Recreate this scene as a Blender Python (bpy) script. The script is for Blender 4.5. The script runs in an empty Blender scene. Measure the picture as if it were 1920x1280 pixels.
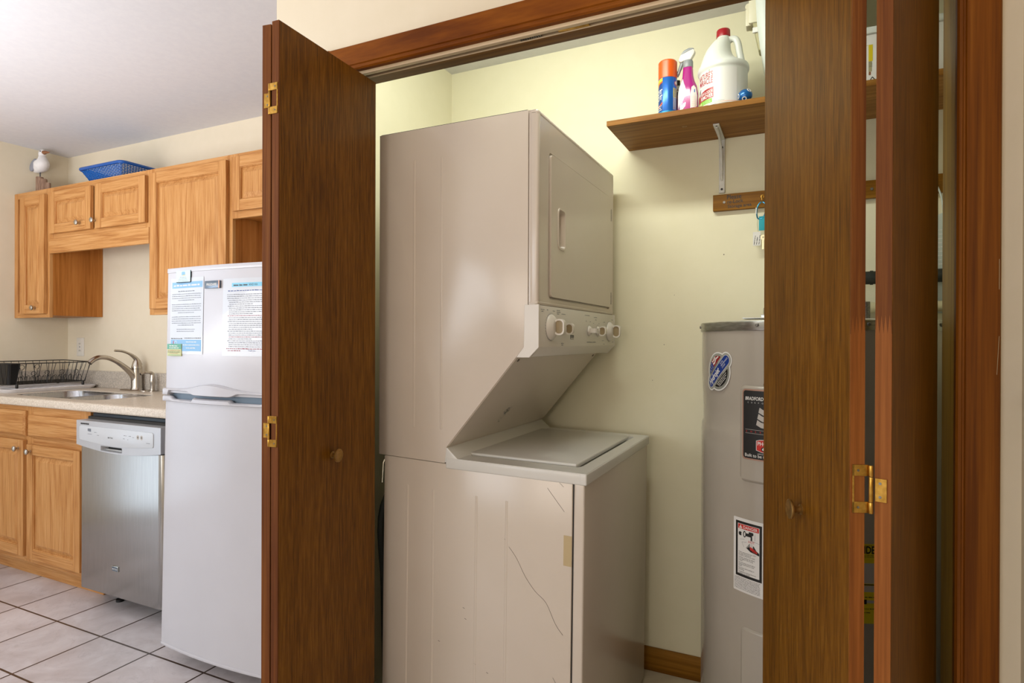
import bpy, bmesh, math, random
from mathutils import Vector, Matrix
random.seed(7)
SC = bpy.context.scene
COL = SC.collection

# ------------------------------------------------------------------ camera, world, lights, exposure
cam_d = bpy.data.cameras.new('camera'); cam = bpy.data.objects.new('camera', cam_d); COL.objects.link(cam)
cam_d.sensor_fit = 'HORIZONTAL'; cam_d.sensor_width = 36.0
cam_d.lens = 1135.946 / 1920 * 36.0
cam_d.clip_start = 0.05
_r = Vector((0.90202324, 0.4316764, 0.00309176)); _u = Vector((-0.00372090, 0.00061295, 0.99999289)); _f = Vector((-0.43167144, 0.90202833, -0.00215912))
cam.matrix_world = Matrix(((_r.x, _u.x, -_f.x, 0), (_r.y, _u.y, -_f.y, 0), (_r.z, _u.z, -_f.z, 1.25), (0, 0, 0, 1)))
SC.camera = cam

SC.view_settings.view_transform = 'Standard'
SC.view_settings.look = 'None'
SC.view_settings.gamma = 1.0
SC.view_settings.use_curve_mapping = False
SC.view_settings.exposure = 0.0

w = bpy.data.worlds.new('world'); SC.world = w; w.use_nodes = True
w.node_tree.nodes['Background'].inputs[0].default_value = (0.80, 0.90, 1.0, 1)
w.node_tree.nodes['Background'].inputs[1].default_value = 1.2


def area(name, loc, target, sx, sy, power, color):
    l = bpy.data.lights.new(name, 'AREA'); l.shape = 'RECTANGLE'; l.size = sx; l.size_y = sy
    l.energy = power; l.color = color
    o = bpy.data.objects.new(name, l); COL.objects.link(o); o.location = loc
    o.rotation_euler = (Vector(target) - Vector(loc)).to_track_quat('-Z', 'Y').to_euler()
    return o


def bulb(name, loc, power, color, rad):
    l = bpy.data.lights.new(name, 'POINT'); l.energy = power; l.color = color; l.shadow_soft_size = rad
    o = bpy.data.objects.new(name, l); COL.objects.link(o); o.location = loc
    return o


area('window_light_rear', (-2.6, -3.05, 1.50), (-2.2, 0, 1.40), 1.5, 1.2, 30, (0.92, 0.96, 1.0))
area('added_fill_right', (-0.70, -3.05, 1.50), (-0.60, 0, 1.35), 1.5, 1.2, 31, (1.0, 0.87, 0.73))  # added warm fill from behind the camera; no window known there
area('patio_door_light', (-4.30, -0.10, 1.1), (0, 0.35, 1.0), 1.5, 2.0, 13, (0.80, 0.89, 1.0))
area('room_bounce_light', (-0.10, -0.6, 1.85), (-0.15, -0.4, 2.43), 0.6, 0.6, 9, (1.0, 0.76, 0.52))  # added upward fill imitating light bounced off the ceiling
area('kitchen_bounce_light', (-3.0, 0.0, 1.45), (-3.0, 0.4, 2.43), 1.4, 1.4, 42, (0.96, 0.97, 1.0))  # added upward fill in mid-air that brightens the kitchen ceiling
area('closet_tube_light', (-0.72, 1.535, 2.345), (-0.70, 2.10, 1.70), 0.85, 0.07, 9.2, (0.96, 1.0, 0.90))

# ------------------------------------------------------------------ materials


def lin(h):
    h = h.lstrip('#'); v = [int(h[i:i + 2], 16) / 255 for i in (0, 2, 4)]
    return tuple(c / 12.92 if c <= 0.04045 else ((c + 0.055) / 1.055) ** 2.4 for c in v) + (1,)


def base(name, col, rough=0.5, metal=0.0, **kw):
    m = bpy.data.materials.new(name); m.use_nodes = True
    nt = m.node_tree; b = nt.nodes['Principled BSDF']
    c = lin(col) if isinstance(col, str) else col
    b.inputs['Base Color'].default_value = c
    b.inputs['Roughness'].default_value = rough
    b.inputs['Metallic'].default_value = metal
    for k, v in kw.items():
        b.inputs[k].default_value = v
    return m, nt, b


def node(nt, t, **inp):
    n = nt.nodes.new(t)
    for k, v in inp.items():
        k2 = k.replace('_', ' ')
        n.inputs[k2].default_value = v
    return n


def noise_mat(name, c1, c2, scale, rough=0.5, metal=0.0, stretch=(1, 1, 1), bump=0.0, lo=0.35, hi=0.65, detail=4.0, rvar=0.0, **kw):
    m, nt, b = base(name, c1, rough, metal, **kw)
    tc = nt.nodes.new('ShaderNodeTexCoord'); mp = nt.nodes.new('ShaderNodeMapping')
    mp.inputs['Scale'].default_value = stretch
    nt.links.new(tc.outputs['Object'], mp.inputs[0])
    nz = node(nt, 'ShaderNodeTexNoise', Scale=scale, Detail=detail, Roughness=0.6)
    nt.links.new(mp.outputs[0], nz.inputs['Vector'])
    cr = nt.nodes.new('ShaderNodeValToRGB')
    cr.color_ramp.elements[0].position = lo; cr.color_ramp.elements[0].color = lin(c1)
    cr.color_ramp.elements[1].position = hi; cr.color_ramp.elements[1].color = lin(c2)
    nt.links.new(nz.outputs['Fac'], cr.inputs[0]); nt.links.new(cr.outputs[0], b.inputs['Base Color'])
    if bump:
        bp = node(nt, 'ShaderNodeBump', Strength=bump, Distance=0.002)
        nt.links.new(nz.outputs['Fac'], bp.inputs['Height']); nt.links.new(bp.outputs[0], b.inputs['Normal'])
    if rvar:
        mr = node(nt, 'ShaderNodeMapRange', To_Min=rough - rvar, To_Max=rough + rvar)
        nt.links.new(nz.outputs['Fac'], mr.inputs[0]); nt.links.new(mr.outputs[0], b.inputs['Roughness'])
    return m


def wood(name, dark, mid, light, axis='Z', rings=9.0, big=2.2, streak=70.0, rough=0.4, ring_amt=0.55, bump=0.05, coat=0.0, along=0.10, band=0.6):
    """grain runs along axis: contour figure of a stretched noise plus fine streaks"""
    m, nt, b = base(name, mid, rough)
    b.inputs['Specular IOR Level'].default_value = 0.16
    L = nt.links
    tc = nt.nodes.new('ShaderNodeTexCoord')
    s = {'X': (along, 1, 1), 'Y': (1, along, 1), 'Z': (1, 1, along)}[axis]
    mp = nt.nodes.new('ShaderNodeMapping'); mp.inputs['Scale'].default_value = s
    L.new(tc.outputs['Object'], mp.inputs[0])
    n1 = node(nt, 'ShaderNodeTexNoise', Scale=big, Detail=2.0, Roughness=0.45)
    L.new(mp.outputs[0], n1.inputs['Vector'])
    mul = nt.nodes.new('ShaderNodeMath'); mul.operation = 'MULTIPLY'; mul.inputs[1].default_value = rings * 6.283
    L.new(n1.outputs['Fac'], mul.inputs[0])
    sn = nt.nodes.new('ShaderNodeMath'); sn.operation = 'SINE'; L.new(mul.outputs[0], sn.inputs[0])
    mr = node(nt, 'ShaderNodeMapRange', From_Min=-1.0, From_Max=1.0)
    L.new(sn.outputs[0], mr.inputs[0])
    pw = nt.nodes.new('ShaderNodeMath'); pw.operation = 'POWER'; pw.inputs[1].default_value = 2.2
    L.new(mr.outputs[0], pw.inputs[0])
    mp2 = nt.nodes.new('ShaderNodeMapping')
    k = along * 0.35
    mp2.inputs['Scale'].default_value = {'X': (k, 1, 1), 'Y': (1, k, 1), 'Z': (1, 1, k)}[axis]
    L.new(tc.outputs['Object'], mp2.inputs[0])
    n2 = node(nt, 'ShaderNodeTexNoise', Scale=streak, Detail=4.0, Roughness=0.65)
    L.new(mp2.outputs[0], n2.inputs['Vector'])
    n3 = node(nt, 'ShaderNodeTexNoise', Scale=streak * 0.14, Detail=2.0)
    L.new(mp2.outputs[0], n3.inputs['Vector'])
    cr = nt.nodes.new('ShaderNodeValToRGB')
    e = cr.color_ramp.elements
    e[0].position = 0.28; e[0].color = lin(dark); e[1].position = 0.72; e[1].color = lin(light)
    x = e.new(0.5); x.color = lin(mid)
    # weighted sum
    a1 = nt.nodes.new('ShaderNodeMath'); a1.operation = 'MULTIPLY_ADD'; a1.inputs[1].default_value = -0.22 * ring_amt; a1.inputs[2].default_value = 0.06 * ring_amt
    L.new(pw.outputs[0], a1.inputs[0])
    a2 = nt.nodes.new('ShaderNodeMath'); a2.operation = 'ADD'; L.new(a1.outputs[0], a2.inputs[0]); L.new(n2.outputs['Fac'], a2.inputs[1])
    sub = nt.nodes.new('ShaderNodeMath'); sub.operation = 'MULTIPLY_ADD'; sub.inputs[1].default_value = band; sub.inputs[2].default_value = -0.5 * band
    L.new(n3.outputs['Fac'], sub.inputs[0])
    a3 = nt.nodes.new('ShaderNodeMath'); a3.operation = 'ADD'; L.new(a2.outputs[0], a3.inputs[0]); L.new(sub.outputs[0], a3.inputs[1])
    L.new(a3.outputs[0], cr.inputs[0]); L.new(cr.outputs[0], b.inputs['Base Color'])
    if bump:
        bp = node(nt, 'ShaderNodeBump', Strength=bump, Distance=0.001)
        L.new(a2.outputs[0], bp.inputs['Height']); L.new(bp.outputs[0], b.inputs['Normal'])
    if coat:
        b.inputs['Coat Weight'].default_value = coat; b.inputs['Coat Roughness'].default_value = 0.25
    return m


def tile_mat():
    m, nt, b = base('floor_tile', '#b9aea6', 0.32)
    L = nt.links
    tc = nt.nodes.new('ShaderNodeTexCoord'); mp = nt.nodes.new('ShaderNodeMapping')
    mp.inputs['Location'].default_value = (3.286 + 0.0025, -1.552 + 0.0025 + 0.318 * 20, 0)
    L.new(tc.outputs['Object'], mp.inputs[0])
    br = nt.nodes.new('ShaderNodeTexBrick'); br.offset = 0.0; br.squash = 1.0
    for k, v in (('Scale', 1.0), ('Mortar Size', 0.0044), ('Mortar Smooth', 0.15), ('Bias', 0.0), ('Brick Width', 0.3175), ('Row Height', 0.318)):
        br.inputs[k].default_value = v
    br.inputs['Color1'].default_value = (1, 1, 1, 1); br.inputs['Color2'].default_value = (0.86, 0.86, 0.86, 1); br.inputs['Mortar'].default_value = (0, 0, 0, 1)
    L.new(mp.outputs[0], br.inputs['Vector'])
    n1 = node(nt, 'ShaderNodeTexNoise', Scale=5.5, Detail=6.0, Roughness=0.62, Distortion=0.8)
    L.new(tc.outputs['Object'], n1.inputs['Vector'])
    cr = nt.nodes.new('ShaderNodeValToRGB'); e = cr.color_ramp.elements
    e[0].position = 0.28; e[0].color = lin('#c2b8b7'); e[1].position = 0.7; e[1].color = lin('#e2dddf')
    x = e.new(0.5); x.color = lin('#d2cacb')
    L.new(n1.outputs['Fac'], cr.inputs[0])
    # thin darker veins
    n2 = node(nt, 'ShaderNodeTexNoise', Scale=3.2, Detail=5.0, Roughness=0.6, Distortion=1.6)
    L.new(tc.outputs['Object'], n2.inputs['Vector'])
    ab = nt.nodes.new('ShaderNodeMath'); ab.operation = 'SUBTRACT'; ab.inputs[1].default_value = 0.5; L.new(n2.outputs['Fac'], ab.inputs[0])
    ab2 = nt.nodes.new('ShaderNodeMath'); ab2.operation = 'ABSOLUTE'; L.new(ab.outputs[0], ab2.inputs[0])
    vr = node(nt, 'ShaderNodeMapRange', From_Min=0.0, From_Max=0.012, To_Min=0.9, To_Max=1.0); L.new(ab2.outputs[0], vr.inputs[0])
    mx0 = nt.nodes.new('ShaderNodeMix'); mx0.data_type = 'RGBA'; mx0.blend_type = 'MULTIPLY'; mx0.inputs['Factor'].default_value = 1.0
    L.new(cr.outputs[0], mx0.inputs['A']); L.new(vr.outputs[0], mx0.inputs['B'])
    mx = nt.nodes.new('ShaderNodeMix'); mx.data_type = 'RGBA'
    mx.inputs['A'].default_value = lin('#4a382d')
    mul = nt.nodes.new('ShaderNodeMix'); mul.data_type = 'RGBA'; mul.blend_type = 'MULTIPLY'; mul.inputs['Factor'].default_value = 0.5
    L.new(mx0.outputs['Result'], mul.inputs['A']); L.new(br.outputs['Color'], mul.inputs['B'])
    inv = nt.nodes.new('ShaderNodeMath'); inv.operation = 'SUBTRACT'; inv.inputs[0].default_value = 1.0; L.new(br.outputs['Fac'], inv.inputs[1])
    L.new(inv.outputs[0], mx.inputs['Factor']); L.new(mul.outputs['Result'], mx.inputs['B'])
    L.new(mx.outputs['Result'], b.inputs['Base Color'])
    bp = node(nt, 'ShaderNodeBump', Strength=0.5, Distance=0.003); L.new(inv.outputs[0], bp.inputs['Height']); L.new(bp.outputs[0], b.inputs['Normal'])
    return m


M = {}
M['paint'] = noise_mat('wall_paint_cream', '#ddd2ba', '#dfd4bd', 14, 0.75, bump=0.0)
M['paint_closet'] = noise_mat('wall_paint_pale_yellow', '#e0dabd', '#e2dcc0', 14, 0.7, bump=0.0)
M['ceil'] = noise_mat('ceiling_white', '#d9d8dc', '#dddcdf', 40, 0.85, bump=0.0)
M['tile'] = tile_mat()
M['vinyl'] = noise_mat('closet_floor_vinyl', '#b3a78e', '#cabfa6', 9, 0.45)
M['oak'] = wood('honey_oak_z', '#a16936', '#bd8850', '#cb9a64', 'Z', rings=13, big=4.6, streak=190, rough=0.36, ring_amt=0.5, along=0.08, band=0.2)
M['oakX'] = wood('honey_oak_x', '#a16936', '#bd8850', '#cb9a64', 'X', rings=13, big=4.6, streak=190, rough=0.36, ring_amt=0.5, along=0.08, band=0.2)
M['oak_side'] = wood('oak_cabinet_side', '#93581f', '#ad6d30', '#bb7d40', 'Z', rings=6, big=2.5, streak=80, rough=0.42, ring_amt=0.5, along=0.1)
M['door'] = wood('brown_lauan', '#523004', '#6f450a', '#865a18', 'Z', rings=3, big=2.2, streak=170, rough=0.42, ring_amt=0.3, along=0.17, band=0.2, bump=0.03)
M['edge'] = wood('red_brown_edge', '#572e10', '#6a3c17', '#7b4c20', 'Z', rings=4, big=6, streak=150, rough=0.6, ring_amt=0.4, along=0.06)
M['edge_light'] = wood('orange_brown_edge', '#6f3f18', '#834c1e', '#935a28', 'Z', rings=3, big=6, streak=150, rough=0.55, ring_amt=0.3, along=0.06)
M['casing'] = wood('red_brown_casing', '#69390c', '#824a10', '#955c1c', 'Z', rings=6, big=6, streak=110, rough=0.5, ring_amt=0.6, along=0.05)
M['casingX'] = wood('red_brown_casing_horizontal', '#5f2e03', '#773f06', '#8a4f0e', 'X', rings=3, big=7, streak=30, rough=0.5, ring_amt=0.4, along=0.4)
M['jamb'] = wood('brown_jamb', '#6b4a10', '#80601c', '#917028', 'Z', rings=3, big=4, streak=80, rough=0.5, ring_amt=0.3)
M['jambX'] = wood('brown_jamb_horizontal', '#5a3405', '#74480c', '#875a18', 'X', rings=3, big=4, streak=80, rough=0.5, ring_amt=0.3)
M['ply'] = wood('plywood_shelf', '#74491a', '#8f6229', '#a8783a', 'X', rings=4, big=3, streak=60, rough=0.5, ring_amt=0.5, along=0.12)
M['pine'] = wood('stained_strip', '#6a430e', '#815616', '#946722', 'X', rings=3, big=5, streak=60, rough=0.5, ring_amt=0.4)
M['enamel'] = noise_mat('white_enamel', '#cec3b5', '#d1c6b9', 3, 0.22)
M['enamel_top'] = noise_mat('white_enamel_lid', '#d6d5cf', '#d9d8d3', 3, 0.25)
M['plastic_white'] = noise_mat('white_plastic', '#dbd6cc', '#ded9d0', 5, 0.35)
M['knob_tan'] = base('tan_knob_face', '#9b8a68', 0.4)[0]
M['fridge'] = noise_mat('white_fridge_enamel', '#bfbfc5', '#c2c2c8', 3, 0.2)
M['grey_gap'] = base('blue_grey_recess', '#6d7f90', 0.5)[0]
M['black'] = base('black_plastic', '#101113', 0.35)[0]
M['wire'] = base('black_coated_wire', '#141210', 0.4)[0]
M['darkgap'] = base('dark_gap', '#1c1915', 0.7)[0]
M['teal_dark'] = base('dark_teal_insulation', '#0d212e', 0.5)[0]
M['steel'] = noise_mat('brushed_stainless', '#a09f9d', '#a8a7a5', 25, 0.25, 1.0, stretch=(14, 1, 0.3), rvar=0.015)
M['steel_panel'] = noise_mat('grey_control_plastic', '#b4b5b8', '#b9babd', 8, 0.33, 0.35)
M['panel_light'] = base('pale_control_face', '#c9ced3', 0.3)[0]
M['sink'] = noise_mat('sink_steel', '#a6a6a8', '#b8b8ba', 30, 0.25, 1.0, stretch=(1, 8, 1))
M['nickel'] = noise_mat('brushed_nickel', '#b3aca2', '#bfb8ae', 60, 0.24, 1.0)
M['brass'] = noise_mat('worn_brass', '#a67c33', '#c59a4a', 90, 0.3, 1.0)
M['brass_dark'] = noise_mat('aged_bronze_knob', '#86642f', '#a37c42', 60, 0.38, 0.75)
M['screw'] = noise_mat('zinc_screw', '#6b6862', '#8b877e', 200, 0.35, 0.9)
M['counter'] = noise_mat('speckled_laminate', '#c2b5a3', '#e0d5c6', 210, 0.33, lo=0.4, hi=0.62, detail=6)
M['splash'] = noise_mat('speckled_backsplash', '#a39b90', '#cfc6b9', 150, 0.4, lo=0.38, hi=0.62, detail=6)
M['heater'] = noise_mat('heater_grey_enamel', '#a59d90', '#a9a194', 4, 0.14)
M['heater_dent'] = M['heater']
M['galv'] = noise_mat('galvanised_rim', '#a3a49c', '#c4c6c0', 30, 0.25, 0.9, stretch=(1, 1, 6))
M['white'] = base('white_label', '#dad8d3', 0.45)[0]
M['ink'] = base('black_ink', '#141312', 0.5)[0]
M['ink_soft'] = base('grey_ink', '#6d727b', 0.6)[0]
M['ink_grey'] = base('mid_grey_ink', '#47474a', 0.6)[0]
M['red'] = base('label_red', '#c4261c', 0.45)[0]
M['crimson'] = base('crimson_cap', '#9c1420', 0.35)[0]
M['blue'] = base('label_blue', '#13347f', 0.4)[0]
M['flagred'] = base('label_dark_red', '#8f1e20', 0.45)[0]
M['silverlab'] = base('label_silver', '#a5a79d', 0.4, 0.3)[0]
M['copper'] = base('copper_print', '#b18a78', 0.35, 0.4)[0]
M['yellow'] = base('label_yellow', '#d8c21c', 0.5)[0]
M['greylab'] = base('label_grey', '#b5afa6', 0.5)[0]
M['skyblue'] = base('paper_blue', '#7fb0d6', 0.5)[0]
M['cyanlab'] = base('paper_cyan', '#7cc0dc', 0.5)[0]
M['paper'] = base('white_paper', '#bfc4cc', 0.3, **{'Coat Weight': 0.5})[0]
M['teal'] = base('teal_fabric', '#179bab', 0.6)[0]
M['mag_green'] = base('magnet_green', '#4f9a80', 0.4)[0]
M['mag_olive'] = base('magnet_pale_olive', '#b9bd84', 0.4)[0]
M['mag_pale'] = base('magnet_pale_blue', '#c3dde2', 0.35)[0]
M['maroon'] = base('maroon_ink', '#8d3a49', 0.6)[0]
M['slate'] = base('slate_badge', '#5d6b7a', 0.3, 0.5)[0]
M['orange'] = base('orange_cap', '#d2560f', 0.35)[0]
M['canblue'] = base('metallic_blue_can', '#1c5fb5', 0.28, 0.35)[0]
M['cancyan'] = base('cyan_can', '#28a6bf', 0.3, 0.2)[0]
M['navy'] = base('navy_print', '#152b63', 0.4)[0]
M['magenta'] = base('magenta_liquid', '#a31a78', 0.15, **{'Coat Weight': 0.6})[0]
M['jug'] = noise_mat('white_jug_plastic', '#d9dbd3', '#dcded7', 6, 0.4, **{'Subsurface Weight': 0.0})
M['green'] = base('label_green', '#76b82a', 0.45)[0]
M['pinkprint'] = base('pale_pink_print', '#e5b8a6', 0.5)[0]
M['greycap'] = base('grey_spray_plastic', '#86898c', 0.35)[0]
M['silver'] = base('silver_print', '#b8b5bb', 0.25, 0.6)[0]
M['bluetoy'] = base('blue_gloss', '#1a5c9c', 0.25, 0.3)[0]
M['cream'] = base('cream_plastic', '#d6d0b8', 0.45)[0]
M['olive'] = base('olive_beige_plastic', '#a59e78', 0.5)[0]
M['tote'] = noise_mat('white_tote_plastic', '#d2d8d2', '#d6dbd6', 10, 0.4)
M['blueplastic'] = base('blue_basket_plastic', '#0c5aa8', 0.35)[0]
M['bluerim'] = base('blue_basket_rim', '#1552a0', 0.35)[0]
M['gull'] = noise_mat('gull_white_paint', '#e2e0e0', '#eae8e8', 30, 0.6)
M['gullgrey'] = base('gull_grey_wing', '#8d8f9a', 0.6)[0]
M['beak'] = base('brown_beak', '#8a5a38', 0.5)[0]
M['drift'] = noise_mat('driftwood', '#7f6350', '#a48773', 40, 0.8, stretch=(3, 3, 0.5))
M['drainwhite'] = base('white_drain_board', '#e0dee0', 0.35)[0]
M['tape'] = base('yellowed_tape', '#bda980', 0.5)[0]
M['scratch'] = base('scratch_dark', '#5d5348', 0.6)[0]
M['smudge'] = base('smudge_grey', '#73746f', 0.7)[0]
M['alu'] = noise_mat('painted_bracket', '#c9c8c2', '#d3d2cd', 40, 0.4)
M['track'] = base('beige_track_metal', '#cdb796', 0.4)[0]
M['blackpipe'] = base('black_pipe_foam', '#20241d', 0.6)[0]
M['pvc'] = base('pale_pipe', '#bdb592', 0.4)[0]
M['bagplastic'] = base('grey_plastic_bag', '#b9c2ba', 0.4)[0]
M['carabiner'] = base('blue_anodised', '#3f93bd', 0.25, 0.8)[0]
M['steelkey'] = base('key_metal', '#c3bd9d', 0.3, 0.9)[0]
M['caulk'] = base('raw_wood_edge', '#c9a768', 0.6)[0]

# ------------------------------------------------------------------ mesh helpers


class B:
    """collects shapes of one part; shapes are given in world coordinates"""

    def __init__(s):
        s.bm = bmesh.new(); s.mats = []

    def mi(s, m):
        m = M[m] if isinstance(m, str) else m
        if m not in s.mats:
            s.mats.append(m)
        return s.mats.index(m)

    def face(s, pts, m):
        vs = [s.bm.verts.new(p) for p in pts]
        f = s.bm.faces.new(vs); f.material_index = s.mi(m); return f

    def box(s, a, b, m, r=0.0, seg=2, xf=None):
        i = s.mi(m)
        t = bmesh.new()
        bmesh.ops.create_cube(t, size=1.0)
        c = [(a[k] + b[k]) / 2 for k in range(3)]; d = [abs(b[k] - a[k]) for k in range(3)]
        for v in t.verts:
            v.co = Vector((c[0] + v.co.x * d[0], c[1] + v.co.y * d[1], c[2] + v.co.z * d[2]))
        if r > 0:
            r = min(r, min(d) * 0.45)
            bmesh.ops.bevel(t, geom=list(t.edges), offset=r, segments=seg, affect='EDGES', profile=0.5)
        s.merge(t, i, xf)

    def merge(s, t, i, xf=None):
        mp = {}
        for v in t.verts:
            mp[v] = s.bm.verts.new(xf(v.co) if xf else v.co)
        for f in t.faces:
            try:
                nf = s.bm.faces.new([mp[v] for v in f.verts]); nf.material_index = i if i is not None else f.material_index
            except ValueError:
                pass
        t.free()

    def prism(s, poly, axis, a, b, m, r=0.0, seg=2, xf=None, cap=True):
        """poly: 2D points; axis 'X': (y,z), 'Y': (x,z), 'Z': (x,y)"""
        i = s.mi(m)
        def P(p, h):
            return {'X': (h, p[0], p[1]), 'Y': (p[0], h, p[1]), 'Z': (p[0], p[1], h)}[axis]
        t = bmesh.new()
        va = [t.verts.new(P(p, a)) for p in poly]; vb = [t.verts.new(P(p, b)) for p in poly]
        n = len(poly)
        fs = []
        if cap:
            fs.append(t.faces.new(va)); fs.append(t.faces.new(vb[::-1]))
        for k in range(n):
            t.faces.new((va[k], vb[k], vb[(k + 1) % n], va[(k + 1) % n]))
        bmesh.ops.recalc_face_normals(t, faces=list(t.faces))
        if r > 0:
            bmesh.ops.bevel(t, geom=list(t.edges), offset=r, segments=seg, affect='EDGES', profile=0.5)
        s.merge(t, i, xf)

    def lathe(s, prof, origin, axis, m, n=32, a0=0, a1=360, xf=None):
        """prof: (r, h) pairs along axis direction (unit Vector)"""
        i = s.mi(m)
        ax = Vector(axis).normalized(); o = Vector(origin)
        e1 = ax.orthogonal().normalized(); e2 = ax.cross(e1)
        rings = []
        for (r, h) in prof:
            if r < 1e-6:
                rings.append([s.bm.verts.new(xf(o + ax * h) if xf else o + ax * h)])
            else:
                rg = []
                for k in range(n):
                    an = 2 * math.pi * k / n
                    p = o + ax * h + (e1 * math.cos(an) + e2 * math.sin(an)) * r
                    rg.append(s.bm.verts.new(xf(p) if xf else p))
                rings.append(rg)
        for A, C in zip(rings, rings[1:]):
            if len(A) == 1 and len(C) == 1:
                continue
            for k in range(n):
                k2 = (k + 1) % n
                q = [A[0], C[k2], C[k]] if len(A) == 1 else ([A[k], A[k2], C[0]] if len(C) == 1 else [A[k], A[k2], C[k2], C[k]])
                f = s.bm.faces.new(q); f.material_index = i
        return s

    def tube(s, pts, rad, m, n=8, closed=False, caps=True, flat=1.0, up=None):
        i = s.mi(m)
        P = [Vector(p) for p in pts]; N = len(P)
        R = rad if isinstance(rad, (list, tuple)) else [rad] * N
        rings = []; prev = None
        for k in range(N):
            a = P[(k - 1) % N] if (closed or k > 0) else P[0]
            c = P[(k + 1) % N] if (closed or k < N - 1) else P[-1]
            d = (c - a)
            d = d.normalized() if d.length > 1e-9 else Vector((0, 0, 1))
            if up is not None:
                e1 = Vector(up).cross(d).normalized()
            elif prev is None:
                e1 = d.orthogonal().normalized()
            else:
                e1 = (prev - d * prev.dot(d)).normalized()
            prev = e1; e2 = d.cross(e1)
            rings.append([s.bm.verts.new(P[k] + (e1 * math.cos(2 * math.pi * j / n) + e2 * flat * math.sin(2 * math.pi * j / n)) * R[k]) for j in range(n)])
        pairs = list(zip(rings, rings[1:])) + ([(rings[-1], rings[0])] if closed else [])
        for A, C in pairs:
            for j in range(n):
                f = s.bm.faces.new((A[j], A[(j + 1) % n], C[(j + 1) % n], C[j])); f.material_index = i
        if caps and not closed:
            for rg in (rings[0][::-1], rings[-1]):
                f = s.bm.faces.new(rg); f.material_index = i

    def loft(s, loops, m, cap0=True, cap1=True):
        i = s.mi(m)
        R = [[s.bm.verts.new(p) for p in lp] for lp in loops]
        n = len(R[0])
        for A, C in zip(R, R[1:]):
            for j in range(n):
                f = s.bm.faces.new((A[j], A[(j + 1) % n], C[(j + 1) % n], C[j])); f.material_index = i
        if cap0:
            f = s.bm.faces.new(R[0][::-1]); f.material_index = i
        if cap1:
            f = s.bm.faces.new(R[-1]); f.material_index = i

    def plate(s, outer, holes, to3, t, m, xf=None):
        """flat plate with holes: loops in (u,v); to3(u,v,h) gives the point; thickness t"""
        i = s.mi(m)
        tb = bmesh.new()
        loops = []
        for lp in [outer] + holes:
            loops.append([tb.verts.new((p[0], p[1], 0)) for p in lp])
        es = []
        for lp in loops:
            for k in range(len(lp)):
                es.append(tb.edges.new((lp[k], lp[(k + 1) % len(lp)])))
        bmesh.ops.triangle_fill(tb, use_beauty=True, use_dissolve=False, edges=es)
        fr = [[v.index for v in f.verts] for f in tb.faces] if False else None
        tb.verts.index_update()
        co = [v.co.copy() for v in tb.verts]; tris = [[v.index for v in f.verts] for f in tb.faces]
        li = [[v.index for v in lp] for lp in loops]
        tb.free()
        A = [s.bm.verts.new(to3(c.x, c.y, 0)) for c in co]; C = [s.bm.verts.new(to3(c.x, c.y, t)) for c in co]
        for tr in tris:
            for V, o in ((A, 1), (C, -1)):
                f = s.bm.faces.new([V[k] for k in tr][::o]); f.material_index = i
        for lp in li:
            for k in range(len(lp)):
                a, b2 = lp[k], lp[(k + 1) % len(lp)]
                f = s.bm.faces.new((A[a], A[b2], C[b2], C[a])); f.material_index = i

    def sphere(s, c, r, m, sc=(1, 1, 1), seg=20):
        i = s.mi(m)
        t = bmesh.new(); bmesh.ops.create_uvsphere(t, u_segments=seg, v_segments=seg // 2, radius=r)
        for v in t.verts:
            v.co = Vector((c[0] + v.co.x * sc[0], c[1] + v.co.y * sc[1], c[2] + v.co.z * sc[2]))
        s.merge(t, i)

    def join(s, o):
        mp = [s.mi(m) for m in o.mats]; vm = {}
        for v in o.bm.verts: vm[v] = s.bm.verts.new(v.co)
        for f in o.bm.faces:
            try:
                n = s.bm.faces.new([vm[v] for v in f.verts]); n.material_index = mp[f.material_index]
            except ValueError:
                pass
        o.bm.free(); return s

    def xform(s, fn):
        for v in s.bm.verts:
            v.co = fn(v.co)
        return s

    def mesh(s, name, loc, smooth=35, recalc=True):
        if recalc:
            bmesh.ops.recalc_face_normals(s.bm, faces=list(s.bm.faces))
        for v in s.bm.verts:
            v.co = v.co - Vector(loc)
        me = bpy.data.meshes.new(name)
        s.bm.to_mesh(me); s.bm.free()
        for m in s.mats:
            me.materials.append(m)
        if smooth and len(me.polygons):
            me.shade_smooth(); me.set_sharp_from_angle(angle=math.radians(smooth))
        return me

    def part(s, name, parent, label=None, smooth=35, stuff=False, recalc=True):
        rt = parent
        while rt.parent:
            rt = rt.parent
        o = bpy.data.objects.new(name, s.mesh(name, rt.location, smooth, recalc)); COL.objects.link(o); o.parent = parent
        if label: o['label'] = label
        if stuff: o['kind'] = 'stuff'
        return o

    def top(s, name, label, cat, loc, group=None, smooth=35, recalc=True):
        o = bpy.data.objects.new(name, s.mesh(name, loc, smooth, recalc)); COL.objects.link(o); o.location = loc
        o['label'] = label; o['category'] = cat
        if group: o['group'] = group
        return o

    def struct(s, name, label=None, cat=None, loc=(0, 0, 0), smooth=35):
        o = bpy.data.objects.new(name, s.mesh(name, loc, smooth)); COL.objects.link(o); o.location = loc
        o['kind'] = 'structure'
        if label: o['label'] = label
        if cat: o['category'] = cat
        return o


def thing(name, label, cat, loc, group=None, structure=False):
    o = bpy.data.objects.new(name, None); COL.objects.link(o); o.location = loc; o.empty_display_size = 0.05
    o['label'] = label; o['category'] = cat
    if group: o['group'] = group
    if structure: o['kind'] = 'structure'
    return o


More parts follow.
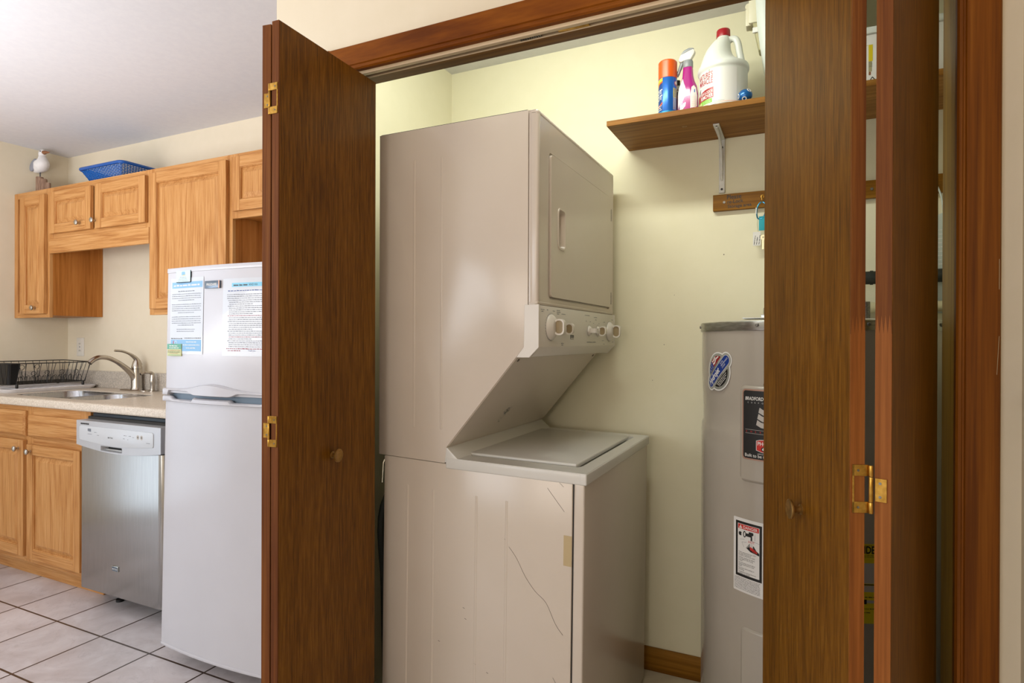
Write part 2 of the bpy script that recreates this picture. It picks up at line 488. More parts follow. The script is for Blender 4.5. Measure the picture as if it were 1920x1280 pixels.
def rrect(u0, v0, u1, v1, r, n=6):
    pts = []
    for (cx, cy, a) in ((u1 - r, v0 + r, -90), (u1 - r, v1 - r, 0), (u0 + r, v1 - r, 90), (u0 + r, v0 + r, 180)):
        for k in range(n + 1):
            t = math.radians(a + 90 * k / n); pts.append((cx + r * math.cos(t), cy + r * math.sin(t)))
    return pts


def smoothpath(pts, sub=6, closed=False):
    """Catmull-Rom through the points"""
    P = [Vector(p) for p in pts]; N = len(P); out = []
    rng = range(N) if closed else range(N - 1)
    for k in rng:
        p0 = P[(k - 1) % N] if (closed or k > 0) else P[0]; p1 = P[k]; p2 = P[(k + 1) % N]; p3 = P[(k + 2) % N] if (closed or k + 2 < N) else P[-1]
        for j in range(sub):
            t = j / sub
            out.append(0.5 * ((2 * p1) + (p2 - p0) * t + (2 * p0 - 5 * p1 + 4 * p2 - p3) * t * t + (3 * p1 - p0 - 3 * p2 + p3) * t ** 3))
    if not closed:
        out.append(P[-1])
    return out


def text_tris(sx, size, align='LEFT', xs=1.0, bold=0.0, shear=0.0):
    cu = bpy.data.curves.new('lettering', 'FONT'); cu.body = sx; cu.size = size; cu.align_x = align
    cu.offset = bold * size; cu.shear = shear; cu.resolution_u = 3
    o = bpy.data.objects.new('lettering', cu); COL.objects.link(o)
    dg = bpy.context.evaluated_depsgraph_get()
    me = o.evaluated_get(dg).to_mesh()
    vs = [(v.co.x * xs, v.co.y) for v in me.vertices]; fs = [tuple(p.vertices) for p in me.polygons]
    o.evaluated_get(dg).to_mesh_clear()
    bpy.data.objects.remove(o); bpy.data.curves.remove(cu)
    return vs, fs


class Canvas:
    """printing on a label: flat shapes in (u,v), stacked in very thin layers, then laid on a surface"""
    STEP = 0.00022

    def __init__(s):
        s.bm = bmesh.new(); s.mats = []

    def mi(s, m):
        m = M[m]
        if m not in s.mats: s.mats.append(m)
        return s.mats.index(m)

    def poly(s, pts, m, layer=0):
        f = s.bm.faces.new([s.bm.verts.new((p[0], p[1], layer * s.STEP)) for p in pts]); f.material_index = s.mi(m)
        if f.normal.z < 0 or sum(pts[k][0] * pts[(k + 1) % len(pts)][1] - pts[(k + 1) % len(pts)][0] * pts[k][1] for k in range(len(pts))) < 0:
            f.normal_flip()

    def rect(s, u0, v0, u1, v1, m, layer=0): s.poly([(u0, v0), (u1, v0), (u1, v1), (u0, v1)], m, layer)

    def rr(s, u0, v0, u1, v1, r, m, layer=0): s.poly(rrect(u0, v0, u1, v1, r), m, layer)

    def ell(s, u, v, a, b, m, layer=0, n=20): s.poly([(u + a * math.cos(2 * math.pi * k / n), v + b * math.sin(2 * math.pi * k / n)) for k in range(n)], m, layer)

    def ring(s, u, v, a, w, m, layer=0, n=20):
        for k in range(n):
            t0, t1 = 2 * math.pi * k / n, 2 * math.pi * (k + 1) / n
            s.poly([(u + a * math.cos(t0), v + a * math.sin(t0)), (u + a * math.cos(t1), v + a * math.sin(t1)), (u + (a - w) * math.cos(t1), v + (a - w) * math.sin(t1)), (u + (a - w) * math.cos(t0), v + (a - w) * math.sin(t0))], m, layer)

    def line(s, p, q, w, m, layer=1):
        d = Vector((q[0] - p[0], q[1] - p[1])); n = Vector((-d.y, d.x)).normalized() * (w / 2)
        s.poly([(p[0] - n.x, p[1] - n.y), (q[0] - n.x, q[1] - n.y), (q[0] + n.x, q[1] + n.y), (p[0] + n.x, p[1] + n.y)], m, layer)

    def text(s, tx, u, v, size, m, layer=1, align='LEFT', xs=1.0, bold=0.0, rot=0.0, shear=0.0):
        vs, fs = text_tris(tx, size, align, xs, bold, shear); i = s.mi(m)
        c, sn = math.cos(rot), math.sin(rot)
        V = [s.bm.verts.new((u + x * c - y * sn, v + x * sn + y * c, layer * s.STEP)) for x, y in vs]
        for f in fs:
            try:
                nf = s.bm.faces.new([V[k] for k in f]); nf.material_index = i
                if len(f) == 3 and nf.calc_area() > 0:
                    nf.normal_update()
                    if nf.normal.z < 0: nf.normal_flip()
            except ValueError:
                pass

    def greek(s, u0, u1, v, h, m, layer=1, rot=0.0, o=(0, 0), center=False, fill=1.0):
        """a line of print too small to read"""
        L = (u1 - u0) * fill; u = u0 + ((u1 - u0) - L) / 2 if center else u0; end = u + L
        c, sn = math.cos(rot), math.sin(rot)
        while u < end - h:
            ln = min(h * random.uniform(0.9, 3.4), end - u)
            pts = [(u, v + h * 0.08), (u + ln, v + h * 0.08), (u + ln, v + h * random.uniform(0.45, 0.62)), (u, v + h * random.uniform(0.45, 0.75))]
            s.poly([(o[0] + a * c - b * sn, o[1] + a * sn + b * c) for a, b in pts], m, layer)
            u += ln + h * 0.42

    def to(s, fn, bend=None):
        if bend:
            us = [v.co.x for v in s.bm.verts]; x = min(us) + bend
            while x < max(us):
                bmesh.ops.bisect_plane(s.bm, geom=list(s.bm.verts) + list(s.bm.edges) + list(s.bm.faces), plane_co=(x, 0, 0), plane_no=(1, 0, 0)); x += bend
        b = B(); b.bm.free(); b.bm = s.bm; b.mats = s.mats
        bmesh.ops.triangulate(b.bm, faces=[f for f in b.bm.faces if len(f.verts) > 4])
        for v in b.bm.verts:
            v.co = Vector(fn(v.co.x, v.co.y, v.co.z))
        return b


# ------------------------------------------------------------------ the setting
b = B(); b.box((-4.6, -3.3, -0.06), (0.9, 2.45, 0.0), 'tile'); b.struct('floor', 'pale stone look tile floor with dark grout', 'floor')
b = B(); b.box((-1.405, 1.39, 0.0), (0.55, 2.30, 0.004), 'vinyl'); b.struct('floor_closet', 'beige closet floor beside the washer', 'floor')
b = B(); b.box((-4.6, -3.3, 2.436), (0.9, 2.45, 2.5), 'ceil'); b.struct('ceiling', 'white room ceiling above the kitchen', 'ceiling')
b = B(); b.box((-1.405, 1.50, 2.422), (0.52, 2.30, 2.4359), 'ceil'); b.struct('ceiling_closet', 'white ceiling inside the laundry closet', 'ceiling')
b = B(); b.box((-4.45, 2.33, 0), (-1.445, 2.44, 2.436), 'paint'); b.struct('wall_kitchen_back', 'cream kitchen wall behind the sink and cabinets', 'wall')
b = B(); b.box((-1.445, 2.30, 0), (0.62, 2.44, 2.436), 'paint_closet')
for x, z, r in ((-0.255, 1.561, 0.0022), (-0.467, 1.235, 0.0016), (-0.51, 1.10, 0.0014), (-0.43, 1.42, 0.0012), (-0.33, 1.30, 0.0012)): b.lathe([(r, 0), (0, 0.0002)], (x, 2.2999, z), (0, -1, 0), 'scratch', 8)
b.struct('wall_closet_back', 'pale yellow wall at the back of the closet', 'wall')
# left wall with the patio door opening
b = B()
b.box((-4.448, 0.70, 0), (-4.348, 2.44, 2.436), 'paint'); b.box((-4.448, -3.3, 0), (-4.348, -0.90, 2.436), 'paint'); b.box((-4.448, -0.90, 2.15), (-4.348, 0.70, 2.436), 'paint')
b.struct('wall_left', 'cream left wall of the kitchen', 'wall')
b = B()
b.box((-4.448, -3.4, 0), (0.461, -3.3, 0.8), 'paint'); b.box((-4.448, -3.4, 2.3), (0.461, -3.3, 2.436), 'paint')
b.box((-4.448, -3.4, 0.8), (-3.4, -3.3, 2.3), 'paint'); b.box((-1.8, -3.4, 0.8), (-1.5, -3.3, 2.3), 'paint'); b.box((0.1, -3.4, 0.8), (0.461, -3.3, 2.3), 'paint')  # right-hand opening is made for the added window
b.struct('wall_rear', 'cream wall with a wide window behind the viewer', 'wall')
b = B(); b.box((0.361, -3.3, 0), (0.461, 1.393, 2.436), 'paint'); b.struct('wall_right', 'cream wall at the far right beside the door casing', 'wall')
b = B(); b.box((-1.486, 1.393, 0), (-1.405, 2.33, 2.436), 'paint'); b.struct('wall_partition', 'cream wall between refrigerator and closet', 'wall')
b = B()
b.box((-1.405, 1.393, 0), (-1.275, 1.490, 2.436), 'paint'); b.box((-1.275, 1.393, 2.045), (0.279, 1.490, 2.436), 'paint'); b.box((0.279, 1.393, 0), (0.62, 1.525, 2.436), 'paint')
b.struct('wall_closet_front', 'cream wall above the closet opening', 'wall')
b = B(); b.box((0.52, 1.525, 0), (0.62, 2.30, 2.436), 'paint_closet'); b.struct('wall_closet_right', 'pale yellow right wall inside the closet', 'wall')
b = B(); b.box((-1.4049, 1.49, 0), (-1.400, 2.30, 2.422), 'paint_closet'); b.struct('wall_closet_left', 'pale yellow left wall inside the closet', 'wall')
b = B(); b.box((-1.40, 2.288, 0.004), (0.52, 2.30, 0.092), 'pine', 0.003); b.struct('baseboard_back', 'stained wood baseboard along the closet back wall', 'baseboard')
# jambs, casings, track
b = B(); b.box((0.264, 1.385, 0), (0.279, 1.530, 2.045), 'jamb', 0.001); b.struct('trim_1', 'brown right jamb of the closet opening', 'jamb')
b = B(); b.box((-1.275, 1.385, 0), (-1.260, 1.490, 2.045), 'jamb', 0.001); b.struct('trim_2', 'brown left jamb of the closet opening', 'jamb')
b = B(); b.box((-1.26, 1.385, 2.03), (0.264, 1.490, 2.045), 'jambX', 0.001); b.struct('trim_3', 'brown head jamb above the closet opening', 'jamb')
prof = lambda i, o: [(i, 1.393), (i, 1.3775), (i + (o - i) * 0.05, 1.3735), (i + (o - i) * 0.12, 1.3735), (i + (o - i) * 0.15, 1.3765), (i + (o - i) * 0.19, 1.3765), (i + (o - i) * 0.22, 1.373), (i + (o - i) * 0.97, 1.3745), (o, 1.377), (o, 1.393)]
b = B(); b.prism(prof(0.259, 0.326), 'Z', 0.0, 2.098, 'casing'); b.box((0.3262, 1.385, 0), (0.3285, 1.393, 2.098), 'caulk')
b.box((0.3225, 1.3738, 1.345), (0.3232, 1.3745, 1.40), 'tape'); b.box((0.3195, 1.3735, 1.19), (0.3201, 1.3745, 1.26), 'tape', xf=lambda v: Vector((v.x + (v.z - 1.19) * 0.045, v.y, v.z)))
b.struct('trim_4', 'reddish brown casing on the right of the closet opening', 'casing')
b = B(); b.prism(prof(-1.255, -1.322), 'Z', 0.0, 2.098, 'casing'); b.struct('trim_5', 'reddish brown casing behind the left folded door', 'casing')
hp = [(y, 2.026 + (z - 2.026)) for (z, y) in prof(2.0255, 2.098)]
b = B(); b.prism(hp, 'X', -1.322, 0.326, 'casingX'); b.struct('trim_6', 'reddish brown head casing over the closet opening', 'casing')
b = B()
b.box((-1.26, 1.391, 2.0265), (0.264, 1.4215, 2.03), 'track'); b.box((-1.26, 1.391, 2.0165), (0.264, 1.4045, 2.0265), 'track', 0.001); b.box((-1.26, 1.4185, 2.0165), (0.264, 1.4215, 2.0265), 'track', 0.0008)
b.box((-1.26, 1.4050, 2.0255), (0.264, 1.4180, 2.0262), 'darkgap')
b.box((-0.55, 1.4055, 2.0175), (-0.47, 1.4175, 2.0245), 'brass', 0.001)
for k in range(10):
    b.box((-0.60 - 0.006 * k, 1.4065, 2.018), (-0.597 - 0.006 * k, 1.4165, 2.024), 'screw')
b.struct('trim_7', 'beige folding door track under the head casing', 'track')
b = B()
b.box((-3.4, -3.39, 0.8), (-1.8, -3.31, 0.86), 'white'); b.box((-3.4, -3.39, 2.24), (-1.8, -3.31, 2.3), 'white')
for x in (-3.4, -2.63, -1.86): b.box((x, -3.39, 0.86), (x + 0.06, -3.31, 2.24), 'white')
b.struct('window_1', 'white window frame behind the viewer on the left', 'window')
b = B()
b.box((-1.5, -3.39, 0.8), (0.1, -3.31, 0.86), 'white'); b.box((-1.5, -3.39, 2.24), (0.1, -3.31, 2.3), 'white')
for x in (-1.5, -0.73, 0.04): b.box((x, -3.39, 0.86), (x + 0.06, -3.31, 2.24), 'white')
b.struct('added_window', 'added white window frame behind the viewer on the right', 'window')  # unseen window, added to go with the fill light
b = B()
for y in (-0.90, -0.13, 0.64): b.box((-4.44, y, 0.0), (-4.36, y + 0.06, 2.15), 'white')
b.box((-4.44, -0.84, 0.0), (-4.36, 0.64, 0.08), 'white'); b.box((-4.44, -0.84, 2.08), (-4.36, 0.64, 2.15), 'white')
b.struct('window_2', 'white patio door frame in the left wall', 'window')

# ------------------------------------------------------------------ folding closet doors


def slab(N, F, side, t, z0, z1, edge_lip=None):
    """door leaf: visible face from N to F (plan), thickness t towards side (+1 / -1 = left / right of N->F)"""
    N, F = Vector((N[0], N[1], 0)), Vector((F[0], F[1], 0))
    d = (F - N).normalized(); n = Vector((-d.y, d.x, 0)) * side
    def xf(v): return N + d * v.x + n * v.y + Vector((0, 0, v.z))
    L = (F - N).length
    q = B(); q.box((0.0035, 0, z0), (L, t, z1), 'door', 0.0008, 1, xf)
    return q, xf, L


def door_knob(parent, base, nrm):
    q = B()
    q.lathe([(0.0, -0.001), (0.0095, 0.0), (0.0095, 0.002), (0.0062, 0.004), (0.0058, 0.010), (0.0075, 0.014), (0.0165, 0.0175), (0.0178, 0.019), (0.0178, 0.0215), (0.0160, 0.0225), (0.010, 0.0212), (0.0, 0.0205)], base, nrm, 'brass_dark', 28)
    return q.part('knob', parent, 'aged bronze dished knob')


def hinge(parent, xf, t, xf2, t2, zc, h, flipy):
    """non mortise hinge across the near edges of two leaves; frame leaf on the first, inner leaf on the second"""
    q = B(); e = -0.0018
    # edge strip of the first leaf spans local y 0..t at local x=0
    g = lambda X: (lambda v: X(Vector((v.x, v.y, v.z))))
    y0, y1 = 0.12 * t, t * 1.0
    for (a, c) in ((zc - h / 2, zc - h / 2 + h * 0.235), (zc + h / 2 - h * 0.235, zc + h / 2)):
        q.box((e, y0, a), (0.0005, y1 + 0.005, c), 'brass', 0.0004, 1, g(xf))
        q.lathe([(0.0019, 0), (0.0019, -0.0006), (0.0, -0.0006)], xf(Vector((e, t * 0.5, (a + c) / 2))), (xf(Vector((-1, 0, 0))) - xf(Vector((0, 0, 0)))) * -1, 'screw', 12)
    q.box((e, y0, zc - h / 2), (0.0005, y0 + 0.13 * t, zc + h / 2), 'brass', 0.0004, 1, g(xf))
    z0, z1 = zc - h * 0.235, zc + h * 0.245
    q.box((e, 0.05 * t2, z0), (0.0005, t2 * 0.62 + 0.003, z1), 'brass', 0.0004, 1, lambda v: xf2(Vector((v.x, t2 - v.y + 0.0, v.z))) if False else xf2(v))
    for zz in (z0 + h * 0.1, z1 - h * 0.1):
        q.lathe([(0.0021, 0), (0.0021, -0.0006), (0.0, -0.0006)], xf2(Vector((e, t2 * 0.36, zz))), (xf2(Vector((-1, 0, 0))) - xf2(Vector((0, 0, 0)))) * -1, 'screw', 12)
    A = xf(Vector((e - 0.0014, t + 0.0045, 0))); C = xf2(Vector((e - 0.0014, 0, 0)))
    mid = (A * 0.6 + C * 0.4); mid.z = 0
    seg = [zc - h / 2, zc - h * 0.262, zc + h * 0.262, zc + h / 2]
    for a, c in zip(seg, seg[1:]):
        q.lathe([(0, a + 0.0003), (0.0030, a + 0.0003), (0.0033, a + 0.001), (0.0033, c - 0.001), (0.0030, c - 0.0003), (0, c - 0.0003)], (mid.x, mid.y, 0), (0, 0, 1), 'brass', 14)
    return q.part('hinge', parent, 'brass non mortise hinge')


DZ0, DZ1 = 0.015, 2.003
dl = thing('door_1', 'brown folded closet door pair on the left of the opening', 'door', (-1.15, 1.30, 0), structure=True)
q, xa, La = slab((-1.113, 1.05), (-1.129, 1.43), 1, 0.022, DZ0, DZ1)
e1 = q.part('panel', dl)
q = B(); q.box((0, 0.0003, DZ0), (0.0036, 0.0217, DZ1), 'edge', 0.0006, 1, xa); q.part('edge_strip', e1, 'reddish solid wood edge')
q, xb, Lb = slab((-1.146, 1.057), (-1.205, 1.43), 1, 0.025, DZ0, DZ1)
e2 = q.part('panel', dl)
q = B(); q.box((0, 0.0003, DZ0), (0.0036, 0.0247, DZ1), 'edge', 0.0006, 1, xb); q.part('edge_strip', e2, 'reddish solid wood edge')
door_knob(e1, (-1.1209, 1.242, 0.945), (0.9991, 0.042, 0))
hinge(dl, xa, 0.022, xb, 0.025, 1.032, 0.073, 1)
hinge(dl, xa, 0.022, xb, 0.025, 1.820, 0.073, 1)

dr = thing('door_2', 'brown folded closet door pair on the right, opened in a narrow V', 'door', (0.09, 1.25, 0), structure=True)


def finger_edge(parent, xf, t, zj, flip):
    """solid edge strip of two lengths joined by a toothed finger joint"""
    n = 4; y0, y1 = 0.0003, t - 0.0003; hh = 0.014
    zig = []
    for k in range(n + 1):
        zig.append((y0 + (y1 - y0) * k / n, zj - hh))
        if k < n: zig.append((y0 + (y1 - y0) * (k + 0.5) / n, zj + hh))
    lo = [(y0, DZ0), (y1, DZ0)] + zig[::-1]
    up = zig + [(y1, DZ1), (y0, DZ1)]
    for pts, m in ((lo, 'edge_light'), (up, 'edge')):
        q = B(); q.prism(pts, 'X', 0.0, 0.0036, m, xf=xf); q.part('edge_strip', parent, 'paler lower edge strip' if m == 'edge_light' else 'darker upper edge strip')


q, xc, Lc = slab((0.067, 1.05), (-0.0745, 1.423), -1, 0.021, DZ0, DZ1)
f1 = q.part('panel', dr); finger_edge(f1, xc, 0.021, 1.275, 1)
q, xd, Ld = slab((0.120, 1.05), (0.238, 1.42), 1, 0.022, DZ0, DZ1)
f2 = q.part('panel', dr); finger_edge(f2, xd, 0.022, 1.275, -1)
nv = Vector((-0.935, -0.355, 0))
door_knob(f1, (0.0003, 1.2257, 0.943), nv)
# on the right leaf local y runs from its right face inwards: flip it so the inner edge comes first
xd2 = lambda v: xd(Vector((v.x, 0.022 - v.y, v.z)))
hinge(dr, xc, 0.021, xd2, 0.022, 1.027, 0.073, -1)

# ------------------------------------------------------------------ stacked washer and dryer
WD = thing('stacked_washer_dryer', 'tall white stacked washer and dryer facing right in the closet', 'washer dryer', (-0.85, 1.86, 0.0))
Y0, Y1 = 1.50, 2.222
def lean(v):
    # the washer stands tipped slightly forward on the closet floor
    return Vector((v.x + (v.z - 0.88) * 0.010, v.y, max(0.004, v.z - (v.x + 0.541) * 0.033)))
cab = [(-1.169, 0.9005), (-1.169, 1.874), (-0.6705, 1.874), (-0.6705, 1.345), (-0.681, 1.232), (-0.703, 1.206), (-0.927, 0.940), (-0.934, 0.893)]
q = B(); q.prism(cab, 'Y', Y0, Y1, 'enamel', 0.001, 2)
# raised vertical band pressed in the side
for x_ in (-1.041, -0.946): q.box((x_ - 0.004, Y0 - 0.0010, 0.99), (x_ + 0.004, Y0 + 0.003, 1.784), 'enamel', 0.0018, 4)
dc = q.part('dryer_cabinet', WD)
q = B(); q.box((-1.166, Y0 + 0.004, 1.8735), (-0.675, Y1 - 0.004, 1.8765), 'darkgap'); q.box((-0.6735, Y0 + 0.004, 1.349), (-0.666, Y1 - 0.004, 1.866), 'darkgap'); q.part('seam', WD, 'dark seam')
# front frame
to3 = lambda u, v, h: Vector((-0.642 - h, u, v))
q = B()
q.plate(rrect(Y0 + 0.008, 1.352, Y1 - 0.006, 1.868, 0.006), [rrect(1.578, 1.366, 2.176, 1.779, 0.016)], to3, 0.02, 'enamel')
q.prism([(Y0 + 0.0008, 1.3468), (Y1 - 0.0008, 1.3468), (Y1 - 0.0008, 1.8732), (Y0 + 0.0008, 1.8732)], 'X', -0.6688, -0.650, 'enamel', 0.0006, 1)
# rounded lip around
for (a, c) in (((-0.6690, Y0, 1.346), (-0.641, Y0 + 0.020, 1.874)), ((-0.6690, Y1 - 0.018, 1.346), (-0.641, Y1, 1.874)), ((-0.6690, Y0, 1.856), (-0.641, Y1, 1.874)), ((-0.6690, Y0, 1.346), (-0.641, Y1, 1.358))):
    q.box(a, c, 'enamel', 0.0095, 4)
q.part('dryer_front', WD)
# door with recessed pull
q = B()
hole = rrect(1.640, 1.520, 1.688, 1.627, 0.012)
q.plate(rrect(1.5835, 1.372, 2.171, 1.7735, 0.014), [hole], lambda u, v, h: Vector((-0.6365 - h, u, v)), 0.014, 'enamel')
dd = q.part('dryer_door', WD)
q = B()
lp = lambda g, x: [Vector((x, u, v)) for u, v in rrect(1.640 - g, 1.520 - g, 1.688 + g, 1.627 + g, 0.012 + g * 0.8)]
q.loft([lp(0.0075, -0.6368), lp(0.006, -0.6340), lp(0.002, -0.6335), lp(0.0, -0.636), lp(-0.002, -0.648), lp(-0.006, -0.657)], 'enamel', cap0=False)
q.part('door_handle', dd, 'recessed door pull')
for zz in (1.712, 1.405):
    q = B(); q.box((-0.642, 2.1745, zz - 0.022), (-0.636, 2.1795, zz + 0.022), 'screw', 0.001); q.part('door_hinge', dd)
# console
con = [(-0.678, 1.345), (-0.638, 1.345), (-0.638, 1.232), (-0.665, 1.2045), (-0.702, 1.2045), (-0.680, 1.232)]
q = B(); q.prism(con, 'Y', Y0 - 0.001, Y1 + 0.002, 'plastic_white', 0.0018, 2)
big = [(-0.679, 1.3465), (-0.6365, 1.3465), (-0.6365, 1.2310), (-0.6645, 1.2028), (-0.7035, 1.2028), (-0.681, 1.2315)]
q.prism(big, 'Y', Y0 - 0.004, Y0 + 0.004, 'plastic_white', 0.001, 1); q.prism(big, 'Y', Y1 - 0.002, Y1 + 0.005, 'plastic_white', 0.001, 1)
cv = Canvas()
def ticks(u, v, r, a0, a1, n):
    for k in range(n):
        t = math.radians(a0 + (a1 - a0) * k / (n - 1)); cv.line((u + r * math.cos(t), v + r * math.sin(t)), (u + (r + 0.004) * math.cos(t), v + (r + 0.004) * math.sin(t)), 0.0009, 'ink_soft')
ticks(1.585, 1.287, 0.0375, 60, 300, 22); ticks(2.158, 1.283, 0.036, 60, 300, 12)
cv.ring(1.585, 1.287, 0.0372, 0.0008, 'ink_soft'); cv.ring(2.158, 1.283, 0.036, 0.0007, 'ink_soft'); cv.ring(2.02, 1.283, 0.021, 0.0006, 'ink_soft'); cv.ring(1.925, 1.283, 0.019, 0.0006, 'ink_soft')
for (u, v, wd) in ((1.512, 1.333, 0.026), (1.516, 1.328, 0.016), (1.556, 1.333, 0.012), (1.600, 1.332, 0.016), (1.630, 1.335, 0.030), (1.630, 1.330, 0.030), (1.634, 1.325, 0.02), (1.668, 1.326, 0.034), (1.665, 1.24, 0.026), (1.668, 1.235, 0.016), (1.880, 1.331, 0.052), (1.892, 1.312, 0.010), (1.932, 1.311, 0.010), (1.975, 1.327, 0.036), (1.990, 1.319, 0.016), (1.968, 1.307, 0.008), (2.028, 1.307, 0.012), (2.085, 1.314, 0.018), (2.185, 1.325, 0.022), (2.068, 1.248, 0.022), (2.195, 1.243, 0.014), (1.900, 1.243, 0.10), (2.085, 1.236, 0.014)):
    cv.greek(u, u + wd, v, 0.0036, 'ink_soft')
cv.rect(1.744, 1.2535, 1.776, 1.266, 'ink_grey'); cv.rect(1.7455, 1.255, 1.7745, 1.2575, 'plastic_white', 2); cv.text('Kenmore', 1.746, 1.2590, 0.0068, 'plastic_white', 2, xs=0.95)
q.join(cv.to(lambda u, v, h: Vector((-0.6376 + h, u, v))))
cons = q.part('control_console', WD)


def dial(parent, y, z, R, turned=False, name='timer_dial'):
    q = B(); o = (-0.638, y, z); big_ = R > 0.02
    if big_:
        q.lathe([(0, 0.0005), (R, 0.0005), (R, 0.003), (R * 0.93, 0.007), (R * 0.66, 0.016), (R * 0.5, 0.0175), (0, 0.0175)], o, (1, 0, 0), 'plastic_white', 40)
        x0, ln, hz, th = 0.013, 0.030, 0.0225, 0.0085
    else:
        q.lathe([(0, 0.0005), (R, 0.0005), (R, 0.002), (R * 0.85, 0.006), (R * 0.55, 0.010), (0, 0.010)], o, (1, 0, 0), 'plastic_white', 30)
        x0, ln, hz, th = 0.005, 0.026, 0.0165, 0.0075
    g = ln * 0.13
    def to(u, v, h): return Vector((o[0] + u, o[1] + v, o[2] - h)) if turned else Vector((o[0] + u, o[1] + h, o[2] + v))
    q.plate(rrect(x0, -hz, x0 + ln, hz, ln * 0.42, 7), [rrect(x0 + g, -hz + g * 1.1, x0 + ln - g, hz - g * 1.1, ln * 0.33, 7)], lambda u, v, h: to(u, v, h - th), 2 * th, 'plastic_white')
    k = q.part(name, parent)
    q = B(); q.prism(rrect(x0 + g * 0.8, -hz + g * 0.9, x0 + ln - g * 0.8, hz - g * 0.9, ln * 0.33, 7), 'Y', -th * 0.55, th * 0.55, 'knob_tan', xf=lambda v: to(v.x, v.z, v.y)); q.part('grip_face', k, 'tan inset on the dial grip')


dial(cons, 1.585, 1.287, 0.0360)
dial(cons, 1.692, 1.284, 0.0165, name='selector_knob')
dial(cons, 1.925, 1.282, 0.0165, True, name='selector_knob')
dial(cons, 2.020, 1.282, 0.0165, name='selector_knob')
dial(cons, 2.158, 1.283, 0.0350)
# sloped underside
q = B()
dx, dz = (-0.703 + 0.927), (1.206 - 0.940); Ls = math.hypot(dx, dz); nx, nz = dz / Ls, -dx / Ls
def sl(v):
    return Vector((-0.927 + dx / Ls * v.x + nx * v.z, v.y, 0.940 + dz / Ls * v.x + nz * v.z))
q.box((0.004, Y0 + 0.004, -0.004), (Ls - 0.004, Y1 - 0.004, 0.0015), 'enamel', 0.001, 1, sl)
sp = q.part('sloped_panel', WD)
for yy in (Y0 + 0.025, Y1 - 0.03):
    q = B(); o = sl(Vector((Ls - 0.014, yy, 0.001))); q.lathe([(0, 0.003), (0.004, 0.0025), (0.0055, 0.0), (0.0055, -0.001)], o, (nx, 0, nz), 'scratch', 14); q.part('screw', sp, 'dark corner screw')
cv = Canvas()
for k in range(26):
    cv.ell(random.gauss(0.10, 0.016), random.gauss(1.752, 0.010), random.uniform(0.001, 0.004), random.uniform(0.001, 0.003), 'smudge', 0, 8)
for k in range(14):
    cv.ell(random.gauss(0.105, 0.006), random.gauss(1.750, 0.006), 0.004, 0.003, 'smudge', 0, 8)
cv.to(lambda u, v, h: sl(Vector((u, v, 0.0018 + h)))).part('scuff', sp, 'dark scuff mark')
# washer
q = B(); q.box((-1.150, Y0 + 0.002, 0.02), (-0.541, Y1 - 0.012, 0.8785), 'enamel', 0.003, 2, lean)
for x_ in (-1.063, -0.972, -0.828, -0.733):
    q.box((x_ - 0.004, Y0 + 0.0011, 0.03), (x_ + 0.004, Y0 + 0.006, 0.80), 'enamel', 0.0018, 4, lean)
def scr(pts, r=0.00042):
    q.tube([lean(Vector((x, Y0 + 0.0016, z))) for x, z in pts], r, 'scratch', 5)
scr(smoothpath([(-0.724, 0.675, 0), (-0.70, 0.647, 0), (-0.675, 0.605, 0), (-0.645, 0.57, 0), (-0.612, 0.545, 0), (-0.585, 0.495, 0), (-0.563, 0.470, 0)], 4) and [(p.x, p.y) for p in smoothpath([(-0.724, 0.675, 0), (-0.70, 0.647, 0), (-0.675, 0.605, 0), (-0.645, 0.57, 0), (-0.612, 0.545, 0), (-0.585, 0.495, 0), (-0.563, 0.470, 0)], 4)], 0.00045)
scr([(-0.738, 0.695), (-0.732, 0.685)]); scr([(-0.612, 0.853), (-0.588, 0.825), (-0.563, 0.797)], 0.00045); scr([(-0.578, 0.872), (-0.566, 0.862)]); scr([(-0.59, 0.35), (-0.58, 0.335), (-0.565, 0.33)])
for (x, z) in ((-0.862, 0.445), (-0.868, 0.475), (-0.95, 0.36), (-0.83, 0.325), (-0.79, 0.31)): scr([(x, z), (x + 0.006, z - 0.002)], 0.0006)
wc = q.part('washer_cabinet', WD)
for (z0, z1) in ((0.655, 0.735), (0.24, 0.30)):
    q = B(); q.box((-0.564, Y0 + 0.0012, z0), (-0.5415, Y0 + 0.0022, z1), 'tape', 0, 1, lean); q.part('tape_strip', wc, 'yellowed tape strip')
q = B(); q.box((-0.5375, Y0 + 0.002, 0.02), (-0.508, Y1 - 0.012, 0.882), 'enamel', 0.005, 3, lean); q.part('washer_front', WD)
q = B(); q.box((-0.545, Y0 + 0.006, 0.03), (-0.530, Y1 - 0.02, 0.876), 'darkgap', 0, 1, lean); q.box((-1.14, Y0 + 0.006, 0.874), (-0.515, Y1 - 0.02, 0.8815), 'darkgap', 0, 1, lean)
q.part('seam', WD, 'dark seam')
# washer top: rim plate with sunken well and lid
lean2 = lambda v: Vector((v.x, v.y, v.z - (v.x + 0.93) * 0.014))
q = B()
q.plate(rrect(-0.930, Y0, -0.504, Y1 - 0.008, 0.006), [rrect(-0.912, 1.568, -0.543, 2.165, 0.02)], lambda u, v, h: lean2(Vector((u, v, 0.909 - h))), 0.016, 'enamel_top')
q.box((-0.930, Y0 - 0.0008, 0.878), (-0.508, Y0 + 0.012, 0.9085), 'enamel_top', 0.004, 3, lean2); q.box((-0.930, Y1 - 0.02, 0.878), (-0.503, Y1 - 0.007, 0.9085), 'enamel_top', 0.004, 3, lean2); q.box((-0.522, Y0 - 0.0012, 0.8778), (-0.502, Y1 - 0.0068, 0.9088), 'enamel_top', 0.004, 3, lean2)
q.box((-0.93, 1.51, 0.884), (-0.51, 2.20, 0.896), 'enamel_top', 0, 1, lean2)
